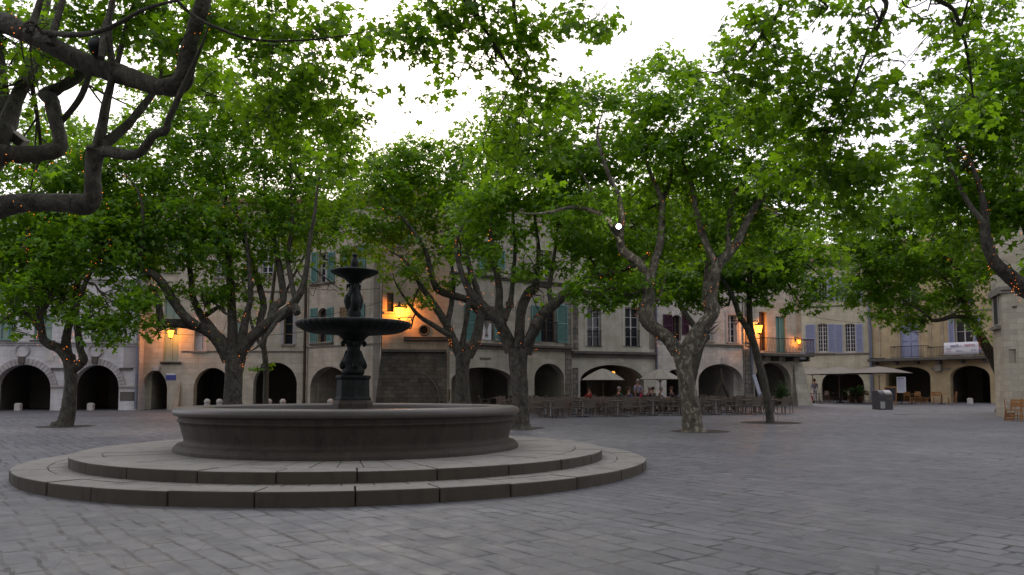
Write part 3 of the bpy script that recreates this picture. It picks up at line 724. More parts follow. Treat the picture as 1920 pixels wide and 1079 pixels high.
u0, u1, v0, v1 = Fh.rect(1138, 667, 1168, 681); m = MB()
for k in range(4):
    uu = u0+.12
    while uu < u1-.14:
        w_ = random.uniform(.04, .11)
        if not (k == 1 and uu > (u0+u1)/2+.1): m.box(uu, uu+w_, -.036, -.031, v1-.12-k*.1, v1-.085-k*.1)
        uu += w_+.03
m.build('worn_inscription', 'canvas', Fh.root)
Fh.patch(1074, 560, 1084, 656, 'quoin', .03); Fh.patch(1074, 690, 1084, 762, 'quoin', .05); Fh.patch(1217, 570, 1229, 655, 'trim', .02)
Fh.pipe(1229.6, 575, 696, 'pipe', .07)
Fh.finish(doors=[(Fh.uv(1105, 750)[0], Fh.uv(1105, 750)[0]+2.2, 2.3, 'canvas_dark')])

# --- G: limewashed rubble house
Gh = House('limewashed_house', 'limewashed house with purple shutters behind the forked plane tree', G(1230.5, 764.8), G(1396, 762.2), 390, 'wall_g')
Gh.arch(1250, 1282, 693, 716); Gh.arch(1310, 1394, 683, 716)
Gh.window(1261, 591, 1277, 640, 'frame_wood', 2, 3, arched=.3, sill=False); Gh.shutter(1243, 590, 1260, 632, 'shutter_purple'); Gh.shutter(1278, 590, 1291, 628, 'shutter_purple')
Gh.window(1321, 588, 1336, 640, 'frame_white', 2, 4, surround='trim_pale'); Gh.window(1365, 591, 1381, 643, 'frame_white', 2, 4, surround='trim_pale')
Gh.window(1321, 470, 1338, 525, 'frame_white', 2, 4); Gh.window(1262, 470, 1280, 525, 'frame_white', 2, 4); Gh.window(1365, 470, 1382, 525, 'frame_white', 2, 4)
Gh.ledge(1300, None, 645, .2, .14, 'trim'); Gh.patch(1353, 671, 1361, 683, 'trim_pale', .05, 'stone_niche')
Gh.patch(1393, 560, 1398, 760, 'quoin', .07)
Gh.finish(doors=[(Gh.uv(1365, 750)[0], Gh.uv(1365, 750)[0]+1.3, 2.4, 'frame_wood')])

# --- H: balcony house, lit by the right-hand lantern
H = House('balcony_house', 'cream plastered house with iron balcony lit orange by a lantern', G(1396.5, 762.2), G(1506, 760.2), 400, 'wall_h')
H.arch(1416, 1484, 680, 716)
H.window(1455, 594, 1474, 662, 'shutter_teal', 2, 2, pane='shutter_teal', sill=False, depth=.1); H.window(1424, 585, 1438, 658, 'frame_wood', 2, 3, sill=False); H.window(1400, 588, 1410, 640, 'frame_wood', 1, 3)
H.window(1420, 470, 1438, 520, 'frame_white', 2, 4); H.window(1465, 470, 1482, 520, 'frame_white', 2, 4)
u0 = H.uv(1413, 664)[0]; u1 = H.L+.15; v0 = H.uv(1450, 664)[1]; v1 = H.uv(1450, 636)[1]
m = MB(); m.box(u0, u1, -1.0, -.002, v0-.2, v0); 
for k in range(4): uu = u0+.3+(u1-u0-.6)*k/3; m.box(uu-.1, uu+.1, -.75, -.002, v0-.5, v0-.201)
bal = m.build('balcony', 'dark_trim', H.root, .03)
m = MB(); m.box(u0, u1, -.98, -.94, v1-.05, v1); m.box(u0, u1, -.98, -.94, v0+.05, v0+.08); m.box(u0, u0+.04, -.94, -.02, v1-.05, v1); m.box(u1-.04, u1, -.94, -.02, v1-.05, v1)
nb = 34
for k in range(nb):
    uu = u0+.05+(u1-u0-.1)*k/(nb-1); z0, z1 = v0+.02, v1-.03; m.tube([(uu, -.96, z0), (uu+.035, -.98, z0+(z1-z0)*.25), (uu-.035, -.98, z0+(z1-z0)*.6), (uu, -.96, z1)], .012, 5)
for k in range(7): m.tube([(u1-.02, -.9+.13*k, v0), (u1-.02, -.9+.13*k, v1)], .012, 5)
m.build('railing', 'iron', bal)
H.patch(1396.8, 560, 1410, 650, 'quoin', .04); H.patch(1397, 655, 1411, 760, 'quoin', .08)
m = MB(); u0 = H.uv(1486, 740)[0]; vt = H.uv(1500, 684)[1]      # battered corner pier
m.add([(u0, -.55, -.6), (H.L+.55, -.55, -.6), (H.L+.02, -.03, vt), (u0+.15, -.03, vt), (u0, .2, -.6), (H.L+.55, 1.2, -.6), (H.L+.02, 1.2, vt), (u0+.15, .2, vt)], [(0, 1, 2, 3), (1, 5, 6, 2), (4, 0, 3, 7), (3, 2, 6, 7)]); m.build('battered_pier', 'wall_e', H.root)
H.pipe(1407.5, 645, 703, 'pipe', .085)
uA, vA = H.uv(1409, 703); uB, vB = H.uv(1419, 757)
m = MB(); m.tube([(uA, -.12, vA), (uB, -.45, vB)], .085, 10); m.tube([(uA+.17, -.12, vA), (uB+.17, -.45, vB)], .06, 10); m.build('pipe_guard', 'pipe_white', H.root)
H.patch(1494, 545, 1505.5, 655, 'wall_d', .04, 'brown_corner_strip')
H.finish(doors=[(H.uv(1425, 750)[0], H.uv(1425, 750)[0]+1.2, 2.3, 'canvas_dark')])

# --- I: cream house with lavender blue shutters
I = House('blue_shutter_house', 'cream stone house with lavender blue shutters and a terracotta tiled eave', G(1480, 751.0), G(1633, 752.6), 493, 'wall_i')
I.arch(1541, 1621, 694, 722)
for wx0, wx1, s1, s2 in ((1533, 1552, (1511, 1529), (1553, 1566)), (1584, 1604, (1567, 1580), (1605, 1618))):
    I.window(wx0, 607, wx1, 660, 'frame_white', 4, 7, arched=.25, sill=False); I.shutter(s1[0], 609, s1[1], 661, 'shutter_blue'); I.shutter(s2[0], 608, s2[1], 660, 'shutter_blue'); I.ledge(s1[0]-1, s2[1]+1, 662, .13, .16, 'trim_pale', 'window_sill')
for wx0, wx1 in ((1534, 1551), (1585, 1602)):
    I.window(wx0, 520, wx1, 565, 'frame_white', 3, 5, sill=True); I.shutter(wx0-15, 520, wx0-1, 565, 'shutter_blue'); I.shutter(wx1+1, 520, wx1+15, 565, 'shutter_blue')
I.ledge(None, None, 663, .16, .1, 'trim'); I.ledge(None, None, 573, .14, .09, 'trim')
I.pipe(1631, 500, 750, 'pipe', .09)
I.finish(doors=[(I.uv(1572, 740)[0], I.uv(1572, 740)[0]+1.4, 2.5, 'door_brown')])

# --- J: ochre house, two arches, balcony and banner
J = House('ochre_house', 'ochre plastered house with long balcony and a white banner on the railing', G(1633.5, 752.6), G(1900, 757.5), 455, 'wall_j')
J.arch(1662, 1746, 688, 706); J.arch(1783, 1858, 686, 708)
J.window(1688, 606, 1722, 672, 'shutter_blue', 2, 2, pane='shutter_blue', sill=False, depth=.14, surround='wall_d'); J.ledge(1682, 1728, 600, .2, .18, 'trim', 'door_cornice')
J.window(1790, 598, 1824, 668, 'frame_white', 2, 3, sill=False, depth=.3); J.shutter(1779, 598, 1790, 662, 'shutter_blue'); J.shutter(1826, 596, 1839, 662, 'shutter_blue'); J.ledge(1774, 1844, 592, .2, .18, 'trim', 'door_cornice')
J.window(1688, 520, 1722, 575, 'frame_white', 2, 4); J.window(1790, 515, 1824, 572, 'frame_white', 2, 4); J.ledge(None, None, 585, .16, .1, 'trim')
for x in (1649, 1745, 1768): J.patch(x-1.6, 600, x+1.6, 668, 'wall_d', .05, 'pilaster')
vS = J.uv(1750, 671)[1]; u0, u1 = J.uv(1636, 671)[0], J.uv(1862, 671)[0]
m = MB(); m.box(u0, u1, -.95, -.002, vS-.22, vS); 
for k in range(6): uu = u0+.4+(u1-u0-.8)*k/5; m.box(uu-.1, uu+.1, -.6, -.002, vS-.5, vS-.221)
bal = m.build('balcony', 'dark_trim', J.root, .02)
for (x0, x1) in ((1669, 1734), (1738, 1850)):
    a, b_ = J.uv(x0, 665, -.9)[0], J.uv(x1, 665, -.9)[0]; m = MB(); v1 = J.uv((x0+x1)/2, 649, -.9)[1]
    m.box(a, b_, -.93, -.89, v1-.05, v1); m.box(a, b_, -.93, -.89, vS+.08, vS+.11)
    for k in range(int((b_-a)/.11)): uu = a+.05+k*.11; m.tube([(uu, -.91, vS), (uu, -.91, v1)], .01, 5)
    m.box(a, a+.04, -.89, -.01, v1-.05, v1); m.box(b_-.04, b_, -.89, -.01, v1-.05, v1); m.build('railing', 'iron', bal)
J.patch(1755, 683, 1767, 697, 'trim', .35, 'corbel', .05); J.patch(1746, 690, 1782, 694, 'trim', .07, 'impost'); J.pipe(1636, 610, 750, 'pipe', .06)
J.patch(1634, 672, 1660, 675, 'iron', .3, 'sign_bracket')
J.finish(doors=[(J.uv(1800, 740)[0], J.uv(1800, 740)[0]+2, 2.6, 'canvas_dark')])
# banner on the balcony rail, its lettering too soft to read
p0 = Vector(J.mat @ Vector((J.uv(1770, 655, -.97)[0], -.97, 0))); p1 = Vector(J.mat @ Vector((J.uv(1835, 655, -.97)[0], -.97, 0)))
bl = (p1-p0).length; vt = J.uv(1800, 642, -.97)[1]; vb = J.uv(1800, 666, -.97)[1]; hh = vt-vb
bo = empty('banner', (p0.x, p0.y, J.z0+vb), J.rz, 'white fabric banner with purple and red lettering tied to the balcony railing', 'banner')
m = MB(); nx = 20
vs_ = [(bl*i/nx, .012*math.sin(i*1.1), hh*j/3) for j in range(4) for i in range(nx+1)]
m.add(vs_, [(j*(nx+1)+i, j*(nx+1)+i+1, (j+1)*(nx+1)+i+1, (j+1)*(nx+1)+i) for j in range(3) for i in range(nx)], True)
c_ = m.build('cloth', 'white', bo); sm = c_.modifiers.new('thickness', 'SOLIDIFY'); sm.thickness = .006
def glyphs(m, x0, x1, z, h, seed):
    rr = random.Random(seed); x = x0
    while x < x1:
        w_ = rr.uniform(.3, .75)*h
        k = rr.randrange(3)
        m.box(x, x+.16*h, -.03, -.022, z, z+h*(1 if k == 0 else .62)); 
        if k != 1: m.box(x+.16*h, x+w_, -.03, -.022, z+h*.5, z+h*.64)
        if k != 0: m.box(x+w_-.13*h, x+w_, -.029, -.023, z, z+h*.5)
        x += w_+.14*h
m = MB(); glyphs(m, bl*.2, bl*.52, hh*.62, .26, 3); m.build('lettering', 'ink', bo)
m = MB(); glyphs(m, bl*.6, bl*.9, hh*.64, .26, 5); glyphs(m, bl*.08, bl*.22, hh*.25, .13, 6); m.build('lettering', 'ink_red', bo)
m = MB(); glyphs(m, bl*.35, bl*.55, hh*.28, .12, 8); glyphs(m, bl*.78, bl*.95, hh*.3, .12, 9); glyphs(m, bl*.06, bl*.2, hh*.45, .12, 10); m.build('lettering', 'ink', bo)

# --- K: tower house at the right edge
gK0, gK1, gK2 = G(1868, 780), G(1888, 784), G(2200, 792)
K = House('tower_house', 'tall pale stone tower house with moulded band at the right edge', gK1, gK2, None, 'wall_k'); K.top = 14
K.holes.append([(lambda r: [(r[0], r[2]), (r[1], r[2]), (r[1], r[3]), (r[0], r[3])])(K.rect(1892, 655, 1905, 681))][0])
u0, u1, v0, v1 = K.rect(1892, 655, 1905, 681); m = MB(); m.box(u0-.05, u1+.05, .4, .43, v0-.05, v1+.05); m.box((u0+u1)/2-.02, (u0+u1)/2+.02, .25, .29, v0, v1); m.box(u0, u1, .25, .29, (v0+v1)/2-.02, (v0+v1)/2+.02); m.build('window', 'iron', K.root)
vb_ = K.uv(1890, 540)[1]
m = MB(); m.box(-.05, K.L, -.14, -.002, vb_-.1, vb_+.06); m.box(-.05, K.L, -.07, -.002, vb_-.24, vb_-.101); m.build('string_course', 'trim', K.root)
K.patch(1898, 574, 1907, 578, 'dark_trim', .02, 'stone_slot'); K.patch(1890, 752, 2150, 782, 'wall_e', .05, 'plinth')
# narrow chamfer face with a window slit, and the wall that runs back from the corner
d = (gK0-gK1); d.z = 0
inv = K.mat.to_3x3().inverted(); c0 = inv @ d; cdir = c0.normalized(); cn = Vector((-cdir.y, cdir.x, 0)); cn = cn if cn.y < 0 else -cn
def chB(name, mat, t0, t1, o0, o1, z0, z1, parent=None):
    vs_ = [cdir*t+(-cn)*o for t in (t0, t1) for o in (o0, o1)]; vs2 = [(v.x, v.y, z) for z in (z0, z1) for v in (vs_[0], vs_[2], vs_[3], vs_[1])]
    m = MB(); m.add(vs2, [(0, 3, 2, 1), (4, 5, 6, 7), (0, 1, 5, 4), (1, 2, 6, 5), (2, 3, 7, 6), (3, 0, 4, 7)]); return m.build(name, mat, parent or K.root)
Lc = c0.length
chB('corner_face', 'wall_k', -.02, Lc, .004, .5, -.6, 14)
def chz(py): return at(1876, py, gK0.y).z-K.z0
zb0, zb1 = chz(612), chz(558)
win = chB('corner_window', 'trim_pale', Lc*.30, Lc*.80, -.03, .02, zb0-.1, zb1+.12); chB('pane', 'canvas_dark', Lc*.38, Lc*.72, -.04, .02, zb0, zb1, win); chB('sill', 'trim', Lc*.2, Lc*.9, -.16, .02, zb0-.25, zb0-.101, win)
chB('string_course', 'trim', -.1, Lc+.05, -.14, .02, vb_-.24, vb_+.06)
m = MB(); bdir = inv @ Vector((math.cos(R(43)), math.sin(R(43)), 0)); q0 = c0; q1 = c0+bdir*9; nn = Vector((-bdir.y, bdir.x, 0))*-.4
m.add([(q0.x, q0.y, -.6), (q1.x, q1.y, -.6), (q1.x+nn.x, q1.y+nn.y, -.6), (q0.x+nn.x, q0.y+nn.y, -.6), (q0.x, q0.y, 14), (q1.x, q1.y, 14), (q1.x+nn.x, q1.y+nn.y, 14), (q0.x+nn.x, q0.y+nn.y, 14)], [(0, 3, 2, 1), (4, 5, 6, 7), (0, 1, 5, 4), (1, 2, 6, 5), (2, 3, 7, 6), (3, 0, 4, 7)]); m.build('flank_wall', 'wall_k', K.root)
K.finish(depth=7, roof=False)

# --- small house far behind, its roof just above the blue-shutter house
N_ = House('rear_house', 'distant house with pale cornice rising behind the terracotta eave', at(1560, 700, 92), at(1660, 700, 92), 468, 'wall_i'); N_.z0 = 0
N_.window(1592, 480, 1602, 500, 'frame_white', 2, 2); N_.finish(depth=8)

# ------------------------------------------------------------------ lanterns
def lantern(px, py, house, off, label, power, hpx=24, arm=True):
    """wall lantern centred on (px,py), hung off metres in front of its house wall"""
    u, v = house.uv(px, py, -off); P = house.mat @ Vector((u, -off, v)); h = hpx*P.y/F
    t = empty('wall_lantern', P, house.rz, label, 'street lantern', 'lit lanterns on the house walls')
    m = MB(); r1, r0 = h*.46, h*.26
    for k in range(6):
        a, b_ = 2*PI*k/6, 2*PI*(k+1)/6
        m.add([(r0*math.cos(a), r0*math.sin(a), -h*.5), (r0*math.cos(b_), r0*math.sin(b_), -h*.5), (r1*math.cos(b_), r1*math.sin(b_), h*.42), (r1*math.cos(a), r1*math.sin(a), h*.42)], [(0, 1, 2, 3)])
    m.build('glass', 'lamp_glass', t)
    m = MB()
    for k in range(6):
        a = 2*PI*k/6; m.tube([(r0*1.02*math.cos(a), r0*1.02*math.sin(a), -h*.5), (r1*1.02*math.cos(a), r1*1.02*math.sin(a), h*.42)], .012, 5)
    m.lathe([(r0*1.1, -h*.5), (r0*1.1, -h*.54), (r0*.4, -h*.6), (.015, -h*.72), (0, -h*.74)], 12); m.lathe([(r1*1.12, h*.42), (r1*1.12, h*.46), (r1*.8, h*.56), (r1*.3, h*.68), (r1*.22, h*.8), (0, h*.84)], 12)
    m.build('frame', 'iron', t)
    m = MB(); m.tube([(0, 0, h*.8), (0, .05, h*.95), (0, off*.5, h*1.1), (0, off-.01, h*.9)], .022, 6); m.tube([(0, off*.35, h*1.06), (0, off*.7, h*.55), (0, off-.01, h*.1)], .014, 6); m.box(-.05, .05, off-.03, off-.001, 0, h*1.05); m.build('bracket', 'iron', t)
    ld = bpy.data.lights.new('lantern_bulb', 'POINT'); ld.energy = power; ld.color = (1, .30, .035); ld.shadow_soft_size = .08
    lo = bpy.data.objects.new('lantern_bulb', ld); COL.objects.link(lo); lo.parent = t
    return t
lantern(320, 626, B, .62, 'lit orange lantern below the bent branch, leftmost of the wall lanterns', 190, 14.5)
lantern(748, 586, D, .5, 'lit orange lantern on the wall above the right rim of the fountain bowl', 470, 20)
lantern(1423, 617, H, .6, 'lit orange lantern above the iron balcony, hanging by the leaning thin tree', 370, 15)
def small_lantern():
    u, v = H.uv(1498, 641, -.35); return lantern(1498, 641, H, .35, 'small lit orange lantern at the right end of the iron balcony', 60, 8)
small_lantern()

# ------------------------------------------------------------------ lamps inside arcades (the orange glow seen under the arches)
def arcade_lamp(house, px, py, back, label, power):
    u, v = house.uv(px, py, back); P = house.mat @ Vector((u, back, v))
    t = empty('arcade_lamp', P, house.rz, label, 'wall lamp')
    m = MB(); m.ball((0, 0, 0), (.12, .12, .09), 12, 8); m.build('globe', 'inlamp', t)
    m = MB(); m.lathe([(.06, .085), (.06, .12), (.02, .13), (.015, .5), (0, .5)], 10); m.build('holder', 'iron', t)
    ld = bpy.data.lights.new('arcade_bulb', 'POINT'); ld.energy = power; ld.color = (1, .36, .05); ld.shadow_soft_size = .1
    lo = bpy.data.objects.new('arcade_bulb', ld); COL.objects.link(lo); lo.parent = t; lo.location = (0, 0, -.2)
arcade_lamp(E, 999, 694, 3.6, 'orange lamp hidden inside the round arch left of the parasols', 7)
arcade_lamp(Fh, 1150, 699, 1.6, 'orange lamp under the vault behind the left ecru parasol', .9)

# ------------------------------------------------------------------ overhead cables on the facades
def cable(pts, label, r=.014, sag=.25):
    P = [at(*p) for p in pts]; out = []
    for i in range(len(P)-1):
        for k in range(12):
            t = k/12; q = P[i].lerp(P[i+1], t); q.z -= sag*4*t*(1-t)/2; out.append(q)
    out.append(P[-1]); m = MB(); m.tube(out, r, 5); o = m.build('overhead_cable', 'cable'); tag(o, label, 'cable')
cable([(576, 540, 45.8), (712, 541, 41.5)], 'black cable sagging above the teal shutters behind the fountain figure')
cable([(576, 595, 45.8), (716, 566, 41.2)], 'black cable climbing to the right behind the fountain bowl')
cable([(262, 619, 45.3), (420, 628, 45.5), (572, 622, 46)], 'black cable along the beige house above its arches')
cable([(1500, 590, 53.5), (1632, 606, 66)], 'thin cable strung over the lavender blue shutters', .012)

# ------------------------------------------------------------------ plane trees
def leaf_template(five):
    if five:
        A = [0, 52, -52, 104, -104]; LN = [1, .88, .88, .58, .58]
        S = [27, 80, -27, -80, 135, -135]; SL_ = [.57, .50, .57, .50, .34, .34]
        v = [(0, 0, 0)]
        for a, l in zip(A, LN): v.append((l*math.sin(R(a)), l*math.cos(R(a)), -.22*l*l))
        for a, l in zip(S, SL_): v.append((l*math.sin(R(a)), l*math.cos(R(a)), .03))
        f = [(0, 8, 1, 6), (0, 6, 2, 7), (0, 9, 3, 8), (0, 7, 4, 10), (0, 11, 5, 9)]
    else:
        v = [(0, 0, 0), (0, 1, -.2), (.82, .42, -.18), (-.82, .42, -.18), (.24, .42, .03), (-.24, .42, .03), (.34, -.12, 0), (-.34, -.12, 0)]
        f = [(0, 4, 1, 5), (0, 6, 2, 4), (0, 5, 3, 7)]
    return np.array(v, dtype=np.float32), np.array(f, dtype=np.int32)
def leaf_mesh(name, P, N, size, tint, five, mat, parent):
    n = len(P); tv, tf = leaf_template(five)
    N = N/np.linalg.norm(N, axis=1, keepdims=True)
    r = rng.normal(size=(n, 3)); r[:, 2] -= .5        # tips hang a little
    Yx = r-N*(r*N).sum(1, keepdims=True); Yx /= np.linalg.norm(Yx, axis=1, keepdims=True)
    X = np.cross(Yx, N)
    V = P[:, None, :]+size[:, None, None]*(tv[None, :, 0:1]*X[:, None, :]+tv[None, :, 1:2]*Yx[:, None, :]+tv[None, :, 2:3]*N[:, None, :])
    k = len(tv); V = V.reshape(-1, 3).astype(np.float32)
    Fc = (tf[None]+(np.arange(n)*k)[:, None, None]).reshape(-1, 4)
    me = bpy.data.meshes.new(name); me.vertices.add(len(V)); me.vertices.foreach_set('co', V.ravel())
    me.loops.add(Fc.size); me.loops.foreach_set('vertex_index', Fc.ravel().astype(np.int32))
    me.polygons.add(len(Fc)); me.polygons.foreach_set('loop_start', np.arange(0, Fc.size, 4, dtype=np.int32))
    me.update(calc_edges=True)
    ca = me.color_attributes.new('tint', 'FLOAT_COLOR', 'POINT')
    c = np.ones((len(V), 4), dtype=np.float32); c[:, :3] = np.repeat(tint, k)[:, None]; ca.data.foreach_set('color', c.ravel())
    return link(name, me, mat, parent)

def path(pts, Y, dY=(0, 0)):
    if pts[-1][2] <= 6.5:      # run out into a thin whip
        (x0, y0, _), (x1, y1, r1) = pts[-2], pts[-1]; s_ = random.uniform(-.25, .25); ux, uy = x1-x0, y1-y0
        pts = list(pts)+[(x1+.7*(ux+s_*uy), y1+.7*(uy-s_*ux), r1*.62), (x1+1.3*(ux+2.2*s_*uy), y1+1.3*(uy-2.2*s_*ux), r1*.16)]
    n = len(pts); P = []; Rr = []
    for i, (px, py, r) in enumerate(pts):
        y = Y+dY[0]+(dY[1]-dY[0])*i/max(1, n-1); P.append(at(px, py, y)); Rr.append(r*y/F*(.86 if Y > 26 or 20 < Y < 21 else .93 if Y > 20 else .96))
    return catmull(P, Rr, 6)
def bark_tube(P, Rr, n, seed, knob=.09):
    m = MB(); rr = random.Random(seed); vs_ = []; fs = []; up = None
    ph = [rr.uniform(0, 6.28) for _ in range(4)]
    for i, p in enumerate(P):
        t = (P[min(i+1, len(P)-1)]-P[max(i-1, 0)]).normalized()
        up = t.orthogonal().normalized() if up is None else (up-t*up.dot(t)).normalized()
        w_ = t.cross(up); jr = 1+rr.uniform(-knob, knob)*.6
        for k in range(n):
            a = 2*PI*k/n
            q = Rr[i]*jr*(1+knob*(math.sin(2*a+ph[0]+i*.21)+.7*math.sin(3*a+ph[1]-i*.33)+.4*math.sin(5*a+ph[2]+i*.5)))
            vs_.append(p+(up*math.cos(a)+w_*math.sin(a))*q)
    for i in range(len(P)-1):
        for k in range(n): fs.append((i*n+k, i*n+(k+1) % n, (i+1)*n+(k+1) % n, (i+1)*n+k))
    m.add(vs_, fs, True); m.add(vs_[-n:], [tuple(range(n))], True); m.add(vs_[:n], [tuple(range(n-1, -1, -1))], True)
    return m
TREES = {}; DM = 1.65
def tree(key, label, Y, trunk, limbs, blobs, leaf=(.10, .20), five=False, name='plane_tree', clump=.42, twig=9, free=()):
    tp, tr = trunk if isinstance(trunk, tuple) else path(trunk, Y)
    b0 = tp[0]; root = empty(name, (b0.x, b0.y, gz(b0.y)), 0, label, 'tree', 'plane trees around the square')
    inv = Matrix.Translation(-root.location); sd = abs(hash(key)) % 1000 if False else sum(map(ord, key))
    def put(mb, nm, mat): 
        mb.v = [tuple(Vector(v)-root.location) for v in mb.v]; return mb.build(nm, mat, root)
    tp = [Vector((tp[0].x, tp[0].y, gz(tp[0].y)-.15))]+tp; tr = [tr[0]*1.45]+[r*(1+.22*max(0, 1-i/4)) for i, r in enumerate(tr)]
    put(bark_tube(tp, tr, 16, sd, .06), 'trunk', 'bark_pale' if key == 't5' else 'bark')
    LP = []; samples = [(p, r) for p, r in list(zip(tp, tr))[len(tp)//2:]]
    for i, L_ in enumerate(limbs):
        P, Rr = L_ if isinstance(L_[0], list) and isinstance(L_[0][0], Vector) else path(L_[0], Y, L_[1])
        put(bark_tube(P, Rr, 10, sd+i+1, .08), 'limb', 'bark_pale' if key == 't5' else 'bark'); LP.append((P, Rr)); samples += list(zip(P, Rr))
    SP = np.array([tuple(p) for p, r in samples]); SR = np.array([r for p, r in samples])
    # leaves in clumps inside the crown's lobes, twigs run from the limbs to the clumps
    PP = []; NN = []; TT = []; tw = MB()
    for bl in list(blobs)+[('free',)+f for f in free]:
        if bl[0] == 'free':
            c = np.array(bl[1:4]); ax = ay = bl[4]; az = ax*.6; dens = bl[5]; y = c[1]
        else:
            cx, cy, rx, ry, dens = bl[:5]; dy = bl[5] if len(bl) > 5 else 0.
            y = Y+dy; k = y/F; c = np.array(at(cx, cy, y)); ax, az = rx*k, ry*k; ay = max(.8, 1.05*(ax+az)/2)
        if bl[0] != 'free' and bl[1] > 425 and 440 < bl[0] < 1090: dens = dens*.5
        area = PI*ax*az; sm = (leaf[0]+leaf[1])/2; n = int(dens*DM*area/(sm*sm*.95)); cl = min(clump, .5*min(ax, az)+.1)
        nc = max(4, int(n/26))
        q = rng.normal(size=(nc, 3)); q /= np.linalg.norm(q, axis=1, keepdims=True); rad = rng.random(nc)**.42
        cc = c+q*rad[:, None]*np.array([ax, ay, az])
        idx = rng.integers(0, nc, n); sig = np.array([cl, cl, cl*.62])
        off = rng.normal(size=(n, 3))*sig*.55
        p = cc[idx]+off; p[:, 2] = np.maximum(p[:, 2], gz(y)+2.2)
        out = (p-c)/np.array([ax, ay, az])
        nn = np.array([0, 0, .85])+.45*out+rng.normal(size=(n, 3))*.55
        ct = rng.normal(size=nc)*.16
        t = .38+ct[idx]*1.3+rng.normal(size=n)*.25+.12*np.clip(out[:, 2], -1, 1)
        PP.append(p); NN.append(nn); TT.append(np.clip(t, 0, 1))
        d = np.linalg.norm(SP-c, axis=1)+SR*6; s0 = samples[int(d.argmin())]
        mid = Vector(c).lerp(s0[0], .45)+Vector(rng.normal(size=3)*.25); r0 = min(s0[1]*.7, .045)
        Pm, Rm = catmull([s0[0].copy(), s0[0].lerp(mid, .55)+Vector((0, 0, .15)), mid, Vector(c)], [r0, r0*.85, r0*.65, r0*.35], 4)
        tw.tube(Pm, Rm, 6)
        for j in range(min(nc, twig)):
            e = Vector(cc[j]); f0 = Pm[len(Pm)//3+int(rng.integers(0, len(Pm)*2//3))]
            m1 = f0.lerp(e, .5)+Vector(rng.normal(size=3)*.2); Pq, Rq = catmull([f0.copy(), m1, e], [r0*.45, r0*.3, .006], 4); tw.tube(Pq, Rq, 5)
        put(tw, 'branch', 'twig'); tw = MB()
    P = np.concatenate(PP)-np.array(root.location); N = np.concatenate(NN); T = np.concatenate(TT)
    S = rng.uniform(leaf[0], leaf[1], len(P))
    leaf_mesh('crown', P, N, S, T, five, 'leaf', root)
    TREES[key] = (root, tp, tr, LP, len(P)); return root

# T1: dark leaning tree in front of the pale arcade
tree('t1', 'dark plane tree with a short leaning trunk standing before the pale arches at left', 28.8,
  [(118,801,21),(123,790,16),(128,765,14),(132,735,13),(133,705,13.5),(130,680,14),(128,666,13)],
  [([(129,676,11),(112,655,10),(84,640,9),(77,615,8),(73,580,7),(64,535,6),(52,490,4)],(0,-1.2)),
   ([(128,672,11),(124,640,9),(130,605,8),(141,565,7),(147,520,6),(150,460,4)],(0,.8)),
   ([(133,695,11),(150,682,9),(157,674,9),(151,655,8),(146,620,7),(143,580,6),(155,545,5),(175,500,4)],(0,-.6)),
   ([(80,622,6),(40,585,5),(0,605,4),(-40,615,3)],(-.5,-1.8)),([(76,590,5),(95,560,5),(102,520,4),(100,470,3)],(-.6,.5))],
  [(100,520,120,75,3.2,0),(60,440,130,90,3.2,1.0),(190,455,110,90,3.0,0),(175,590,70,35,2.0,-1),(205,615,45,45,2.2,-1),(245,590,45,55,2.0,-1.2),(20,560,50,50,2.4,-2),(90,350,140,90,3.2,1),(200,330,110,90,3.2,1),(-40,480,90,110,3,0),(120,570,60,30,1.2,0),(70,260,110,70,3,2),(20,620,35,20,.8,-2)])
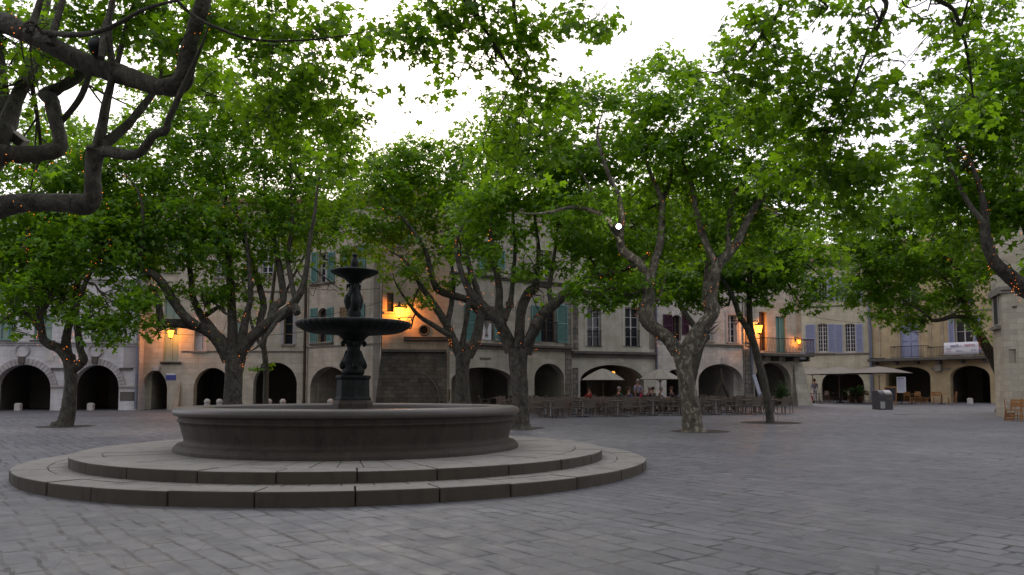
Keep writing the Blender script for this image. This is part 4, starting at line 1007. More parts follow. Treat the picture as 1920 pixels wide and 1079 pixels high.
# T2: big lamp-lit tree
tree('t2', 'broad plane tree with many knuckled limbs, a lantern under its bent left branch', 30.5,
  [(438,796,25),(437,775,21),(437,740,19.5),(438,705,19.5),(440,680,21.5),(441,662,24)],
  [([(432,674,17),(412,641,14.5),(388,620,13),(352,608,11.5),(318,606,10.5),(302,608,11),(300,592,8),(296,565,6)],(0,-1.8)),
   ([(372,612,10),(345,592,10.5),(325,565,10),(308,535,9),(288,515,8),(270,508,7.5),(262,488,6),(268,440,5),(266,390,3.5)],(-.8,-2.2)),
   ([(418,648,11),(388,606,9),(372,582,8),(361,555,7.5),(358,520,6),(350,470,5),(345,420,3)],(0,.6)),
   ([(438,672,15),(436,632,12.5),(435,590,10),(432,530,8),(428,475,6),(420,420,4),(424,360,3)],(0,1)),
   ([(446,672,15),(466,640,13),(497,612,12),(528,590,11),(552,577,9.5),(557,588,8)],(0,-1.2)),
   ([(508,604,9),(516,575,9.5),(530,562,8.5),(528,525,8),(520,480,6),(510,430,4.5),(497,370,3)],(-.6,.5)),
   ([(540,580,9),(560,555,8),(570,530,7),(576,495,6),(581,450,4.5),(590,400,3.5),(596,350,2.5)],(-.8,-2)),
   ([(462,652,9),(483,622,8),(489,596,7.5),(494,574,7),(486,535,6.5),(474,495,5.5),(458,455,4.5),(445,400,3)],(0,1.4)),
   ([(452,665,13),(455,630,10),(462,590,8),(470,560,6),(468,510,5),(462,450,3)],(0,-1)),
   ([(376,600,6),(395,585,5.5),(412,576,4.5),(420,585,4)],(.2,-.6)),
   ([(552,560,6),(545,520,5.5),(540,480,5),(548,420,4),(545,350,3)],(-.8,.6)),
   ([(536,586,7),(520,600,5),(505,622,4.5),(492,640,4)],(-.8,-1.4))],
  [(300,430,120,95,3.0,0),(420,420,130,100,3.2,0),(540,420,80,90,2.4,.5),(330,300,140,100,3.0,1),(470,270,120,100,2.6,1),(570,330,80,90,2.0,.5),(380,545,55,38,1.7,-.5),(260,540,45,60,2.0,-1.5),(240,440,70,90,2.4,-1),(440,530,60,45,1.5,.5),(540,500,45,45,1.1,0),(425,190,130,70,2.4,1),(540,220,90,70,2.2,1),(640,240,60,60,1.6,1),(310,200,90,50,1.8,1),(600,440,55,50,1.4,0),(285,610,22,30,1.2,-1.8),(460,600,40,25,.9,.8),(395,640,14,10,.5,-.5)])
# slim tree behind the fountain's left
tree('t2b', 'slim young plane tree with an ivied trunk between the first fountain arches', 38.5,
  [(499,775,7),(498,745,6.5),(499,710,6),(498,680,6),(494,650,5.5)],
  [([(494,652,5),(500,620,4.5),(506,590,4),(512,540,3.5),(520,470,3)],(0,0)),([(494,655,5),(482,635,4),(470,600,3),(462,550,2)],(0,.6)),([(500,615,3),(530,560,3),(560,500,2.5),(600,430,2)],(0,-.6))],
  [(640,360,80,80,2.6,0),(620,450,70,60,2.0,0),(560,420,60,70,1.6,0),(492,690,17,24,2.2,0),(650,290,60,40,1.4,0),(600,540,28,24,.0,0),(690,470,45,50,2.2,.5),(655,500,30,25,1.4,0),(640,545,18,10,.8,0)])
# T3
tree('t3', 'narrow forked plane tree rising behind the right rim of the fountain basin', 34,
  [(869,790,22),(868,765,17),(867,730,15),(867,700,15),(868,676,17),(869,662,18)],
  [([(863,668,12),(851,640,10.5),(838,610,9),(822,585,8),(806,560,7),(792,540,6),(770,505,4)],(0,-1)),
   ([(876,668,12),(893,636,10.5),(899,605,10),(901,575,9),(893,540,8),(880,500,6),(872,450,4)],(0,.6)),
   ([(902,592,8),(880,566,8.5),(855,556,8.5),(830,548,8),(815,535,7),(806,500,6),(795,465,5),(768,425,3.5)],(.4,-1.8)),
   ([(864,660,8),(872,615,6),(877,580,5.5),(880,530,4),(878,480,3)],(0,-.6)),
   ([(838,612,6),(846,575,5.5),(850,530,4.5),(846,480,3.5),(850,420,3)],(-.4,.8)),
   ([(845,630,6),(815,612,5.5),(785,592,4.5),(760,560,3)],(-.3,-1.6))],
  [(730,390,90,75,3.0,0),(800,330,90,80,3.0,.5),(800,450,80,55,2.2,0),(760,510,60,45,2.2,-1),(790,570,42,26,1.8,-1.4),(870,400,90,80,3.0,0),(720,330,70,50,2.6,1),(860,530,50,30,1.4,-.5),(770,290,75,28,2.2,1),(700,450,60,45,2.4,0),(765,615,16,12,.7,-1.5),(880,290,70,60,2.6,.8)])
# T4
tree('t4', 'thick trunked plane tree right of the fountain basin', 27.0,
  [(978,806,26),(977,795,21),(976,765,18),(974,730,17.5),(973,700,18),(971,670,21),(970,652,23)],
  [([(958,660,15),(948,628,12.5),(938,604,12),(935,575,10),(936,545,9),(930,505,6.5),(922,460,4.5)],(0,-.8)),
   ([(972,662,16),(974,620,12),(978,580,11),(990,552,10.5),(1003,538,10),(1006,515,7),(1010,470,5),(1004,420,3.5)],(0,.8)),
   ([(984,662,15),(998,625,12.5),(1012,597,12),(1040,570,10.5),(1068,546,9),(1098,528,8),(1130,516,7),(1165,507,6),(1190,496,5)],(0,-1.6)),
   ([(940,608,10),(920,588,10.5),(900,568,10.5),(882,548,9),(868,520,7),(858,480,5)],(-.6,-1.6)),
   ([(1036,574,8),(1030,540,5),(1038,490,4),(1046,420,3.2),(1050,370,2.5)],(-.4,.3)),
   ([(1062,548,7),(1100,551,6.5),(1140,554,5.5),(1175,552,4)],(-.9,-2)),
   ([(945,600,8),(957,565,6),(962,520,5),(966,460,4),(962,400,3)],(-.4,1.2)),
   ([(990,640,11),(1004,620,10),(1010,600,9),(1003,612,7)],(-.4,-1.2))],
  [(930,400,100,85,3.0,0),(1000,320,110,85,3.0,.5),(1050,440,90,70,2.8,0),(930,500,70,40,1.7,-.5),(1110,480,80,60,2.8,-.5),(1130,550,80,38,2.4,-1.5),(1000,505,70,32,1.6,0),(950,280,80,70,2.6,1),(1060,350,80,80,2.8,0),(1190,540,50,35,2.0,-1.5),(1015,555,30,16,.9,0),(890,470,60,50,2.0,-1),(920,215,55,40,1.8,1),(975,210,50,45,1.6,1),(1105,585,26,10,.5,-1.5)])
# T5: forked tree with the floodlight
tree('t5', 'tall V forked plane tree with mottled trunk and white floodlight in its fork', 25.7,
  [(1300,811,23),(1299,800,20),(1296,775,18),(1290,735,17),(1285,700,17),(1281,672,18),(1278,652,20)],
  [([(1270,660,16),(1252,636,14.5),(1232,620,14),(1215,604,13.5),(1209,585,13),(1217,555,12.5),(1211,520,10.5),(1199,495,9.5),(1182,482,9),(1166,468,8.5),(1162,445,7.5),(1167,410,6.5),(1160,370,5.5),(1142,330,4.5),(1125,280,3.5)],(0,-1.5)),
   ([(1216,560,10),(1222,520,9),(1228,490,8.5),(1238,455,7.5),(1241,415,6.5),(1240,375,6),(1226,340,4.5),(1208,295,3.8),(1190,250,3)],(-.5,.8)),
   ([(1240,380,4.5),(1254,348,4.2),(1260,310,3.5),(1263,260,2.5)],(.6,.9)),
   ([(1165,440,6),(1140,414,5.5),(1112,396,4.8),(1075,389,4),(1030,398,3)],(-1.2,-2.6)),
   ([(1164,455,4),(1145,425,4),(1120,380,3.4),(1100,340,2.5)],(-1.2,-.6)),
   ([(1286,660,16),(1306,624,14),(1326,602,13.5),(1338,585,14),(1334,560,12),(1338,525,11),(1346,497,10.5),(1364,478,10),(1382,455,9.5),(1396,425,8),(1414,392,7),(1428,372,6),(1455,362,4.5),(1492,358,3.5),(1530,352,2.6)],(0,-1)),
   ([(1345,502,8.5),(1334,478,7.5),(1318,440,6.5),(1306,400,5.5),(1298,350,4.8),(1282,310,3.6),(1270,270,2.6)],(-.4,.9)),
   ([(1366,480,6),(1366,440,5.5),(1370,395,5),(1377,365,4.5),(1392,345,4.2),(1420,322,3.5),(1450,296,2.6)],(-.5,.2)),
   ([(1420,385,5),(1430,350,4),(1452,310,3),(1480,270,2.4)],(-.7,-1.4)),
   ([(1284,655,9),(1300,660,8.5),(1316,632,8),(1328,600,7.5),(1322,560,6.5),(1326,500,5)],(.3,1.8)),
   ([(1209,585,6),(1224,565,5),(1236,560,4),(1242,540,3)],(.1,.9))],
  [(1130,290,100,80,2.8,0),(1240,200,120,80,2.9,.5),(1230,310,120,90,2.7,.8),(1360,280,110,100,2.7,0),(1330,400,120,70,2.2,.8),(1180,430,90,55,1.9,.8),(1460,290,90,85,2.3,-.5),(1470,400,90,70,2.4,0),(1240,130,65,35,2.2,.5),(1120,185,70,50,2.4,0),(1050,230,60,60,2.0,.5),(1400,200,70,60,2.0,.5),(1240,470,100,45,1.7,1.5),(1330,190,60,50,2.0,0),(1080,390,70,50,2.0,-1),(1520,350,70,60,2.0,-.5),(1400,470,80,45,1.8,1),(1165,500,40,16,1.0,.5),(1345,610,9,9,.5,0)])
tree('t5b', 'dark plane tree half hidden behind the V forked trunk, nearest the terrace tables', 39,
  [(1292,768,12),(1292,740,11),(1296,710,10.5),(1304,680,10),(1313,650,9.5),(1320,630,10)],
  [([(1320,640,8),(1328,605,7.5),(1333,570,6.5),(1338,520,5),(1345,460,4)],(0,0)),([(1318,640,7),(1300,610,6.5),(1280,580,6),(1262,540,5),(1240,480,4)],(0,.5)),([(1264,545,4),(1230,530,4),(1190,530,3.5),(1140,520,3)],(.4,-.5))],
  [(1170,500,80,60,3.0,0),(1260,430,90,80,3.0,0),(1350,420,80,80,3.0,0),(1180,400,80,60,2.6,0),(1290,520,70,45,2.4,0),(1210,545,50,30,2.2,0),(1100,400,60,70,2.4,.5),(1270,340,100,50,2.2,.5),(1390,350,60,60,2.0,0),(1440,470,50,60,2.0,0)])
# T6: thin leaning tree
tree('t6', 'thin dark plane tree leaning left with a low iron guard at its foot', 31.4,
  [(1444,794,9.5),(1443,780,9),(1440,755,8.7),(1434,725,8.3),(1427,695,8),(1419,665,7.8),(1412,640,7.8)],
  [([(1413,645,7.5),(1407,610,7),(1405,575,6.5),(1405,535,6),(1408,480,5),(1412,430,4)],(0,0)),
   ([(1414,648,7),(1402,618,6.5),(1388,595,6),(1379,570,5.5),(1370,548,5),(1352,520,4)],(0,-.8)),
   ([(1405,560,4),(1430,530,4),(1460,505,3.5),(1500,480,3)],(0,-1)),([(1405,540,4),(1375,500,3.5),(1340,480,3)],(0,1))],
  [(1400,490,110,60,3.4,0),(1480,510,80,55,3.0,-.5),(1330,520,80,45,3.0,.5),(1530,555,50,34,1.9,-.5),(1430,560,70,20,1.3,0),(1500,570,50,16,1.0,-.5),(1280,545,70,40,3.0,1),(1225,520,60,45,3.2,1.5),(1355,562,40,14,1.0,0),(1470,440,70,45,2.6,0),(1385,600,12,8,.5,-.5),(1555,500,45,45,1.8,0)])
# T7: right-hand tree, trunk just outside the frame
tree('t7', 'plane tree whose dark lit limb comes in from the right edge before the tower', 20.5,
  [(2010,862,30),(2000,820,25),(1992,740,22),(1985,660,22),(1978,600,24)],
  [([(1978,612,20),(1948,565,18.5),(1920,540,17),(1892,517,16),(1866,493,14),(1851,462,12),(1847,425,10),(1844,385,7),(1830,330,4.5)],(0,-1)),
   ([(1980,600,18),(1960,520,14),(1930,440,10),(1900,350,7),(1880,250,5)],(0,1)),([(1982,600,16),(1990,500,12),(1960,400,8),(1940,300,5)],(0,-1.5)),
   ([(1846,420,6),(1815,380,5),(1790,330,4),(1770,270,3)],(-.9,-.2)),([(1925,430,5),(1870,390,4.5),(1800,385,3)],(.6,1.5))],
  [(1840,180,100,100,3.4,0),(1890,300,90,130,3.6,0),(1780,290,90,90,2.8,0),(1880,410,60,50,2.6,0),(1920,110,70,80,3.2,-.5),(1770,370,90,60,3.0,.5),(1740,230,50,60,1.9,0),(1980,400,90,150,2.4,0),(1800,450,60,40,2.6,.6),(1820,510,40,30,1.8,.6)])
# T8: behind the tower corner, limb reaching left over the ochre house
tree('t8', 'plane tree with a limb slanting from behind the tower corner, before the ochre house', 43,
  [(1886,768,16),(1884,740,14),(1882,715,13),(1880,700,13)],
  [([(1880,708,12),(1862,672,11),(1846,645,9.5),(1830,618,8.5),(1817,592,7.5),(1806,560,6),(1795,520,4.5)],(0,-1.5)),
   ([(1882,700,11),(1880,640,9),(1870,560,7),(1850,480,5)],(0,1)),
   ([(1818,596,5),(1790,594,4),(1768,600,3.5),(1750,602,3.2),(1738,592,3),(1722,580,2.6)],(-1.2,-2.6)),([(1808,565,4),(1770,520,3.5),(1720,490,3),(1660,480,2.5)],(-1.2,-1.8)),([(1750,600,3),(1765,598,2.5),(1790,588,2)],(-2.4,-2.0))],
  [(1760,500,90,60,3.8,0),(1670,500,80,60,3.6,-1),(1800,560,60,32,2.6,-1),(1690,570,75,40,3.0,-1.5),(1625,525,45,55,2.8,-1),(1825,510,36,50,3.0,0),(1740,420,100,60,3.8,0),(1640,450,70,50,3.2,-.5),(1640,600,36,20,1.6,-1.5),(1700,622,26,14,1.4,-1.5),(1720,590,30,14,1.2,-1.5),(1670,390,80,60,2.8,0),(1600,470,40,30,1.8,0),(1570,440,50,30,1.8,0),(1830,600,30,24,2.0,-1.5),(1845,630,16,16,1.2,-1.5),(1600,550,34,36,2.2,-1)])
# T0: near tree, trunk outside the frame at left
T0Y = 12.2
tree('t0', 'nearest plane tree at the upper left, heavy crooked limbs wound with orange lights', T0Y,
  [(-150,1010,52),(-140,940,42),(-125,800,36),(-110,640,34),(-95,520,36),(-88,470,40)],
  [([(-92,500,36),(-70,330,31),(-60,160,28),(-30,70,24),(0,42,21),(45,62,20),(100,88,20),(160,118,19),(215,137,18.5),(265,153,17.5),(305,164,18),(335,158,20),(347,135,18),(354,95,16.5),(366,50,16),(378,10,15),(392,-60,12),(400,-130,9)],(0,-1.4)),
   ([(-95,470,38),(-60,415,28),(-20,396,23),(30,381,20.5),(80,380,19),(130,382,19),(160,384,20),(173,370,18),(173,335,16),(178,300,16),(183,278,19)],(0,-.6)),
   ([(184,282,12),(192,235,9),(205,170,7.5),(222,110,6),(240,40,4.5)],(-.6,.6)),
   ([(184,280,10),(196,200,7.5),(210,140,6.5),(205,60,5)],(-.6,-1)),
   ([(190,276,11),(215,255,9.5),(245,228,8.5),(268,200,8),(290,170,6)],(-.6,.2)),
   ([(186,284,11),(212,286,10),(240,291,11),(262,286,9.5),(278,268,8.5),(292,251,7.5),(310,245,8.5),(316,225,7),(330,195,6),(350,150,5),(372,100,3.5)],(-.6,-1.4)),
   ([(-90,470,30),(-40,340,24),(0,292,18),(40,290,16),(80,287,15.5),(108,280,17),(112,262,14.5),(104,225,13.5),(97,190,14),(88,178,15),(110,165,12),(140,148,11),(158,130,10)],(0,.8)),
   ([(-90,460,26),(-40,330,22),(0,260,21),(12,235,18),(30,190,13),(48,150,12),(60,110,11),(75,60,9),(95,-20,7)],(0,1.6)),
   ([(10,240,16),(2,190,15),(0,130,13),(-10,60,10)],(1.0,1.4)),
   ([(112,232,5),(135,205,5.5),(155,175,6.5),(168,140,6)],(.6,.2)),
   ([(95,84,9),(105,45,7),(118,0,6),(125,-50,5)],(-.9,-.4)),([(55,62,8),(70,20,6),(85,-40,5)],(-.9,-.2)),([(60,160,9),(85,70,8),(110,10,7),(120,-40,5)],(1.2,1.8)),
   ([(78,60,5),(130,66,6),(175,62,5.5),(215,48,4.5),(270,18,3.5),(330,2,2.5)],(-.9,-2.2)),([(190,110,7),(196,60,6.5),(208,20,6),(215,-40,5)],(-1.0,0))],
  [(120,60,120,70,2.0,.5),(280,50,110,70,2.2,.5),(430,40,90,60,2.4,-.5),(470,80,80,45,1.6,-1),(380,130,60,50,1.2,.5),(40,170,60,50,1.4,1),(300,150,70,45,1.0,1.5),(10,80,60,60,2.0,1.5),(560,30,110,45,2.0,-1),(420,185,60,30,.8,0),(200,180,60,40,.9,2),(540,110,90,40,1.1,-.5),(45,115,35,20,1.0,-1),(330,90,60,40,1.2,0),(640,60,80,50,1.3,0),(230,-60,200,60,2.0,0),(60,330,40,25,.7,2.5)],
  leaf=(.06, .125), five=True, clump=.32, twig=12)
# T9: two trees beside the photographer, only their overhanging sprays show
def free_path(pts):
    return catmull([Vector(p[:3]) for p in pts], [p[3] for p in pts], 6)
def over(key, label, x, y, limbs, blobs, free=()):
    z = gz(y); tr = free_path([(x, y, z, .42), (x+.05, y+.02, z+1, .33), (x, y+.1, z+2.6, .3), (x+.02, y+.2, z+3.4, .33)])
    P, Rr = tr; tree(key, label, 10.6, (P, Rr), [free_path([(x, y+.15, z+3.2, .24)]+l) for l in limbs], blobs, leaf=(.055, .12), five=True, clump=.30, twig=14, free=free)
def a_(px, py, Y, r): p = at(px, py, Y); return (p.x, p.y, p.z, r)
over('t9l', 'overhanging plane spray at the top left of centre, hanging down into the bright sky gap', -6.2, 3.6,
  [[(-5.4, 5, 6, .17), (-4.8, 7, 8.2, .10), a_(300, -40, 9.6, .026), a_(430, 62, 9.9, .017), a_(560, 76, 10.2, .013), a_(708, 57, 10.6, .006)],
   [(-5, 5, 7, .16), (-3, 7.2, 8.4, .11), a_(830, -60, 10, .05), a_(875, 5, 10.2, .03), a_(925, 80, 10.5, .022), a_(968, 150, 10.7, .012)],
   [(-4.2, 5.4, 7.6, .15), (-1.6, 7.4, 8.7, .10), a_(950, -70, 10.2, .04), a_(963, 10, 10.5, .025), a_(975, 75, 10.7, .012)], [(-7, 5, 6, .15), (-7.6, 7, 7.5, .1), (-7.5, 8.5, 8.5, .06)]],
  [(640,150,60,60,1.1,0),(560,140,80,70,1.8,0),(520,230,80,50,1.6,.6),(610,240,60,50,1.4,.5),(640,320,50,50,1.2,1),(720,70,90,50,1.7,0),(830,40,80,50,1.6,0),(930,60,70,60,1.8,0),(990,130,50,70,2.1,0),(940,240,60,50,1.5,.8),(960,330,50,40,1.3,1),(890,40,60,50,1.3,0),(1040,190,40,45,1.8,.3),(1060,40,65,42,1.7,.3),(1120,30,36,40,1.5,.3),(800,110,60,40,.9,.3),(840,165,45,30,.8,.3),(890,130,40,30,.7,0),(600,190,70,50,.8,.6),(590,260,60,50,.9,1),(780,200,50,14,.5,.3),(1040,260,45,45,1.5,.5),(1010,330,40,40,.9,.6),(960,-60,180,50,1.5,0),(660,220,40,30,.7,1)],
  free=[(-6,2,8.4,2.8,2.2),(-2,3.5,9.6,2.4,2.0),(-9,5,9,2.6,2.2),(-5,-3,8.6,3,2.2),(-10,-1,8,3,2.2),(-1,-1.5,9.2,2.6,2.0),(-4,7,10.4,2.2,1.6)])  # unseen crown lobes overhead, added to block light from above
over('t9r', 'overhanging plane spray at the top right with large dark drooping leaves', 8.4, 4.6,
  [[(7.6, 6, 6.5, .17), (6.2, 8, 7.8, .11), a_(1680, -50, 10.2, .05), a_(1661, 16, 10.4, .03), a_(1625, 98, 10.6, .018), a_(1590, 190, 10.7, .01)],
   [(8, 6.4, 6.8, .15), (7.4, 8.6, 7.8, .08), a_(1770, -40, 10.3, .04), a_(1790, 22, 10.4, .028), a_(1812, 90, 10.6, .02), a_(1825, 184, 10.8, .01)],
   [(6.6, 6, 7.2, .16), (4.8, 8, 8.4, .10), a_(1480, -60, 10.3, .045), a_(1462, 20, 10.5, .03), a_(1410, 90, 10.7, .018), a_(1365, 150, 10.9, .01)], [(9.2, 6, 7, .14), (9.6, 7.5, 8.5, .08)]],
  [(1440,50,70,60,2.2,0),(1400,120,65,50,2.1,0),(1480,170,80,60,1.8,.3),(1420,230,70,50,1.7,.4),(1470,320,60,50,1.5,.8),(1600,320,70,60,1.8,.8),(1720,170,50,40,1.5,.4),(1620,400,60,60,1.6,1),(1555,330,80,65,1.9,.8),(1570,420,60,50,1.7,1.2),(1500,250,60,50,1.6,.6),(1680,320,60,50,1.5,.8),(1350,160,35,35,1.2,.3),(1480,110,50,45,1.2,.3),(1600,60,45,60,1.7,0),(1560,150,60,45,1.8,0),(1590,220,60,45,2.2,0),(1640,170,50,45,1.5,.3),(1700,110,40,25,.9,.3),(1740,20,50,26,1.4,0),(1800,50,50,50,1.8,0),(1810,130,40,60,1.4,.2),(1560,265,40,26,1.4,.3),(1500,200,60,40,1.2,.6),(1860,30,50,35,1.6,0),(1530,30,50,30,1.0,.3),(1660,40,30,40,1.2,0),(1690,200,40,25,1.1,.5),(1500,280,50,40,.9,.8),(1640,320,60,40,.9,1.2),(1640,-60,260,50,1.6,0),(1840,220,40,40,1.2,.3)],
  free=[(8,1.5,8.6,2.6,1.8),(4,3,9.8,2.2,1.4),(6,-2.5,8.6,3,2.2),(11,-1,8,3,2.0),(2.2,.5,9.4,2.2,1.4)])  # more lobes out of view, added to cut the overhead light

# unseen plane trees added behind and beside the camera to shade the square
for x, y, a, lab in ((-13, -10, 40, 'unseen plane tree added for shade behind the photographer, far left of the row'), (-3, -13, 130, 'unseen plane tree added for shade behind the photographer, left of middle'), (8, -12, 250, 'unseen plane tree added for shade behind the photographer, right of middle'), (20, -6, 330, 'unseen plane tree added for shade behind the photographer at the far right'), (-22, 4, 200, 'unseen plane tree added for shade, standing left outside the picture'), (24, 9, 90, 'unseen plane tree added for shade, standing right outside the picture')):
    c_ = copy_tree(TREES['t2'][0]); c_.location = (x, y, gz(y)); c_.rotation_euler = (0, 0, R(a)); c_['label'] = lab
# ------------------------------------------------------------------ fairy lights wound round the limbs
bulb_me = MB().ball((0, 0, 0), (1, 1, 1.3), 8, 6).mesh('bulb'); bulb_me.materials.append(M['bulb'])
def fairy(key, label, limbs, n_vis, turns, br, rmin=.035, part=1.0, extra=None):
    root, tp, tr, LP, _ = TREES[key]
    t = empty('fairy_light_string', root.location, 0, label, 'fairy lights', 'orange fairy light strings in the plane trees')
    cab = MB(); spots = []; rr = random.Random(sum(map(ord, label)))
    for li in limbs:
        P, Rr = LP[li] if li >= 0 else (tp[len(tp)//2:], tr[len(tr)//2:])
        pts = []; a = rr.uniform(0, 6); n = int((len(P)-1)*part)
        for i in range(n):
            for k in range(4):
                f_ = k/4; p = P[i].lerp(P[i+1], f_); r = Rr[i]*(1-f_)+Rr[i+1]*f_
                if r < rmin*.3: continue
                tg = (P[i+1]-P[i]).normalized(); up = tg.orthogonal().normalized(); w_ = tg.cross(up)
                d = up*math.cos(a)+w_*math.sin(a); a += (P[i+1]-P[i]).length/4*turns/max(.07, r)*.55
                pts.append(p+d*(r*1.14+.012)); 
        if len(pts) > 2: cab.tube([p-root.location for p in pts], .007, 4)
        spots += [p+Vector((rr.uniform(-.09, .09), rr.uniform(-.09, .09), rr.uniform(-.14, .08))) for p in pts]
    cab.build('cable', 'cable', t)
    rr.shuffle(spots)
    rest = MB()
    for p in spots[n_vis:n_vis+70]:
        q = p-root.location; rest.ball((q.x, q.y, q.z), br*.55, 6, 4)
    if rest.v: tag(rest.build('bulbs', 'bulb', t), kind='stuff')
    for p in spots[:n_vis]:
        o = bpy.data.objects.new('bulb', bulb_me); COL.objects.link(o); o.parent = t; o.location = p-root.location; o.scale = (br*rr.uniform(.5, .8),)*3
fairy('t0', 'orange fairy lights on the near crooked limbs at the upper left corner', [0, 1, 6], 95, 1.0, .0065)
fairy('t1', 'orange fairy lights on the dark leaning tree before the pale arches', [0, 1, 2, 3], 100, 1.2, .012)
fairy('t2', 'orange fairy lights on the broad tree over the leftmost lantern', [0, 1, 2, 4, 5, 7, 8, -1], 100, 1.3, .0125)
fairy('t3', 'orange fairy lights on the forked tree behind the fountain rim', [0, 1, 2], 70, 1.2, .0135)
fairy('t4', 'orange fairy lights on the thick trunk tree beside the terrace chairs', [0, 1, 2, 3, 6], 90, 1.2, .011)
fairy('t5', 'orange fairy lights on the V forked tree with the floodlight', [0, 1, 2, 5, 6, 7], 100, 1.2, .010)
fairy('t7', 'orange fairy lights on the limb before the tower at the right edge', [0, 4], 50, 1.2, .009)
fairy('t8', 'orange fairy lights on the limb slanting from behind the tower corner', [0, 1], 24, 1.2, .015)

# ------------------------------------------------------------------ things fixed in the trees
p = at(1160, 425, 24.1)
t = empty('floodlight', p, 0, 'small white floodlight shining from the left fork of the V shaped tree', 'floodlight')
m = MB(); m.lathe([(0, -.03), (.045, -.022), (.066, .0), (.08, .012)], 18); o = m.build('lamp_face', 'flood', t); o.rotation_euler = (R(92), 0, 0)
m = MB(); m.lathe([(.118, -.015), (.118, .02), (.10, .09), (.05, .15), (0, .16)], 18); m.tube([(0, 0, .14), (0, .02, .22), (.06, .1, .26)], .018, 6); o = m.build('housing', 'iron', t); o.rotation_euler = (R(-88), 0, 0)
o.location = (0, .012, 0)
ld = bpy.data.lights.new('flood_bulb', 'POINT'); ld.energy = 25; ld.color = (1, .9, .8); ld.shadow_soft_size = .08; lo = bpy.data.objects.new('flood_bulb', ld); COL.objects.link(lo); lo.parent = t; lo.location = (0, -.2, 0)
p = at(34, 262, T0Y+.6)
t = empty('speaker_box', p, R(20), 'pale boxy loudspeaker strapped to the near tree at the left edge', 'loudspeaker'); t.rotation_euler = (R(18), R(38), R(15))
bx('cabinet', 'canvas_pale', t, -.13, .13, -.1, .1, -.08, .08, bevel=.012); bx('grille', 'canvas_dark', t, -.115, .115, -.108, -.099, -.066, .066); m = MB(); m.tube([(-.12, .05, 0), (-.22, .1, -.03), (-.3, .12, -.02)], .02, 6); m.build('bracket', 'iron', t)
p = at(183, 88, T0Y-.75)
t = empty('floodlight', p, R(10), 'dark unlit spotlight clamped on the near limb at the upper left', 'spotlight')
m = MB(); m.lathe([(.11, -.10), (.12, -.08), (.12, .06), (.09, .11), (.0, .12)], 16); o = m.build('housing', 'iron', t); o.rotation_euler = (R(60), 0, 0)
m = MB(); m.tube([(0, 0, -.05), (0, .06, -.16), (.02, .1, -.26)], .02, 6); m.build('clamp', 'iron', t)
g = gnd(1445, 792); t = empty('tree_guard', (g.x, g.y, gz(g.y)), 0, 'low iron hoop guard round the foot of the thin leaning tree', 'tree guard')
for k in range(8):
    a = 2*PI*k/8+.2; c_, s_ = math.cos(a)*.30, math.sin(a)*.30; a2 = a+2*PI/8; c2, s2 = math.cos(a2)*.30, math.sin(a2)*.30
    m = MB(); m.tube([(c_, s_, -.02), (c_*1.02, s_*1.02, .34), ((c_+c2)/2*1.04, (s_+s2)/2*1.04, .46), (c2*1.02, s2*1.02, .34), (c2, s2, -.02)], .011, 5); m.build('hoop', 'alu', t)

# ------------------------------------------------------------------ terrace furniture
def place(o, px, py, rz=0):
    g = gnd(px, py); o.location = (g.x, g.y, gz(g.y)); o.rotation_euler = (0, 0, rz); return o
def make_chair(label, mat='taupe', fmat='teak'):
    t = empty('terrace_chair', (0, 0, 0), 0, label, 'chair', 'armchairs on the cafe terrace')
    m = MB(); m.box(-.25, .25, -.24, .24, .40, .45); m.build('seat', mat, t, .015)
    m = MB()
    for k in range(5): m.box(-.235, .235, .235+.018*k, .26+.018*k, .47+.078*k, .535+.078*k)
    m.box(-.26, -.232, .22, .25, .42, .50); m.build('backrest', mat, t)
    for sx in (-1, 1):
        x = sx*.27
        m = MB(); m.tube([(x, -.25, 0), (x, -.25, .64)], .019, 6); m.build('leg', fmat, t)
        m = MB(); m.tube([(x, .27, 0), (x, .25, .45), (x, .345, .88)], .019, 6); m.build('leg', fmat, t)
        m = MB(); m.box(x-.025, x+.025, -.28, .29, .64, .662); m.build('armrest', fmat, t, .006)
    return t
def make_table(label):
    t = empty('terrace_table', (0, 0, 0), 0, label, 'table', 'square tables on the cafe terrace')
    m = MB()
    for k in range(7): m.box(-.38, .38, -.38+.109*k, -.38+.109*k+.103, .71, .735)
    m.box(-.33, .33, -.3, -.25, .68, .709); m.box(-.33, .33, .25, .3, .68, .709); m.build('tabletop', 'teak', t, .004)
    m = MB(); m.tube([(0, 0, .03), (0, 0, .69)], .032, 10); m.build('column', 'alu', t)
    m = MB(); m.box(-.3, .3, -.03, .03, .0, .03); m.box(-.03, .03, -.3, -.031, .0, .028); m.box(-.03, .03, .031, .3, 0, .028); m.build('foot', 'iron', t)
    return t
ch0 = None; tb0 = None; CH = []
def add_chair(x, y, rz, label):
    global ch0
    if ch0 is None: ch0 = make_chair(label); c = ch0
    else: c = copy_tree(ch0)
    c['label'] = label; c.location = (x, y, gz(y)); c.rotation_euler = (0, 0, rz); CH.append((c, x, y, rz)); return c
rowname = ['front', 'second', 'third', 'fourth', 'rear']; ordn = ['first', 'second', 'third', 'fourth', 'fifth', 'sixth', 'seventh', 'eighth', 'ninth']
gA, gB = gnd(1012, 784), gnd(1492, 776.5)
ax_ = Vector((gB.x-gA.x, gB.y-gA.y, 0)); LEN = ax_.length; ax_.normalize(); nr = Vector((-ax_.y, ax_.x, 0)); base_rz = math.atan2(ax_.y, ax_.x)
rr = random.Random(11)
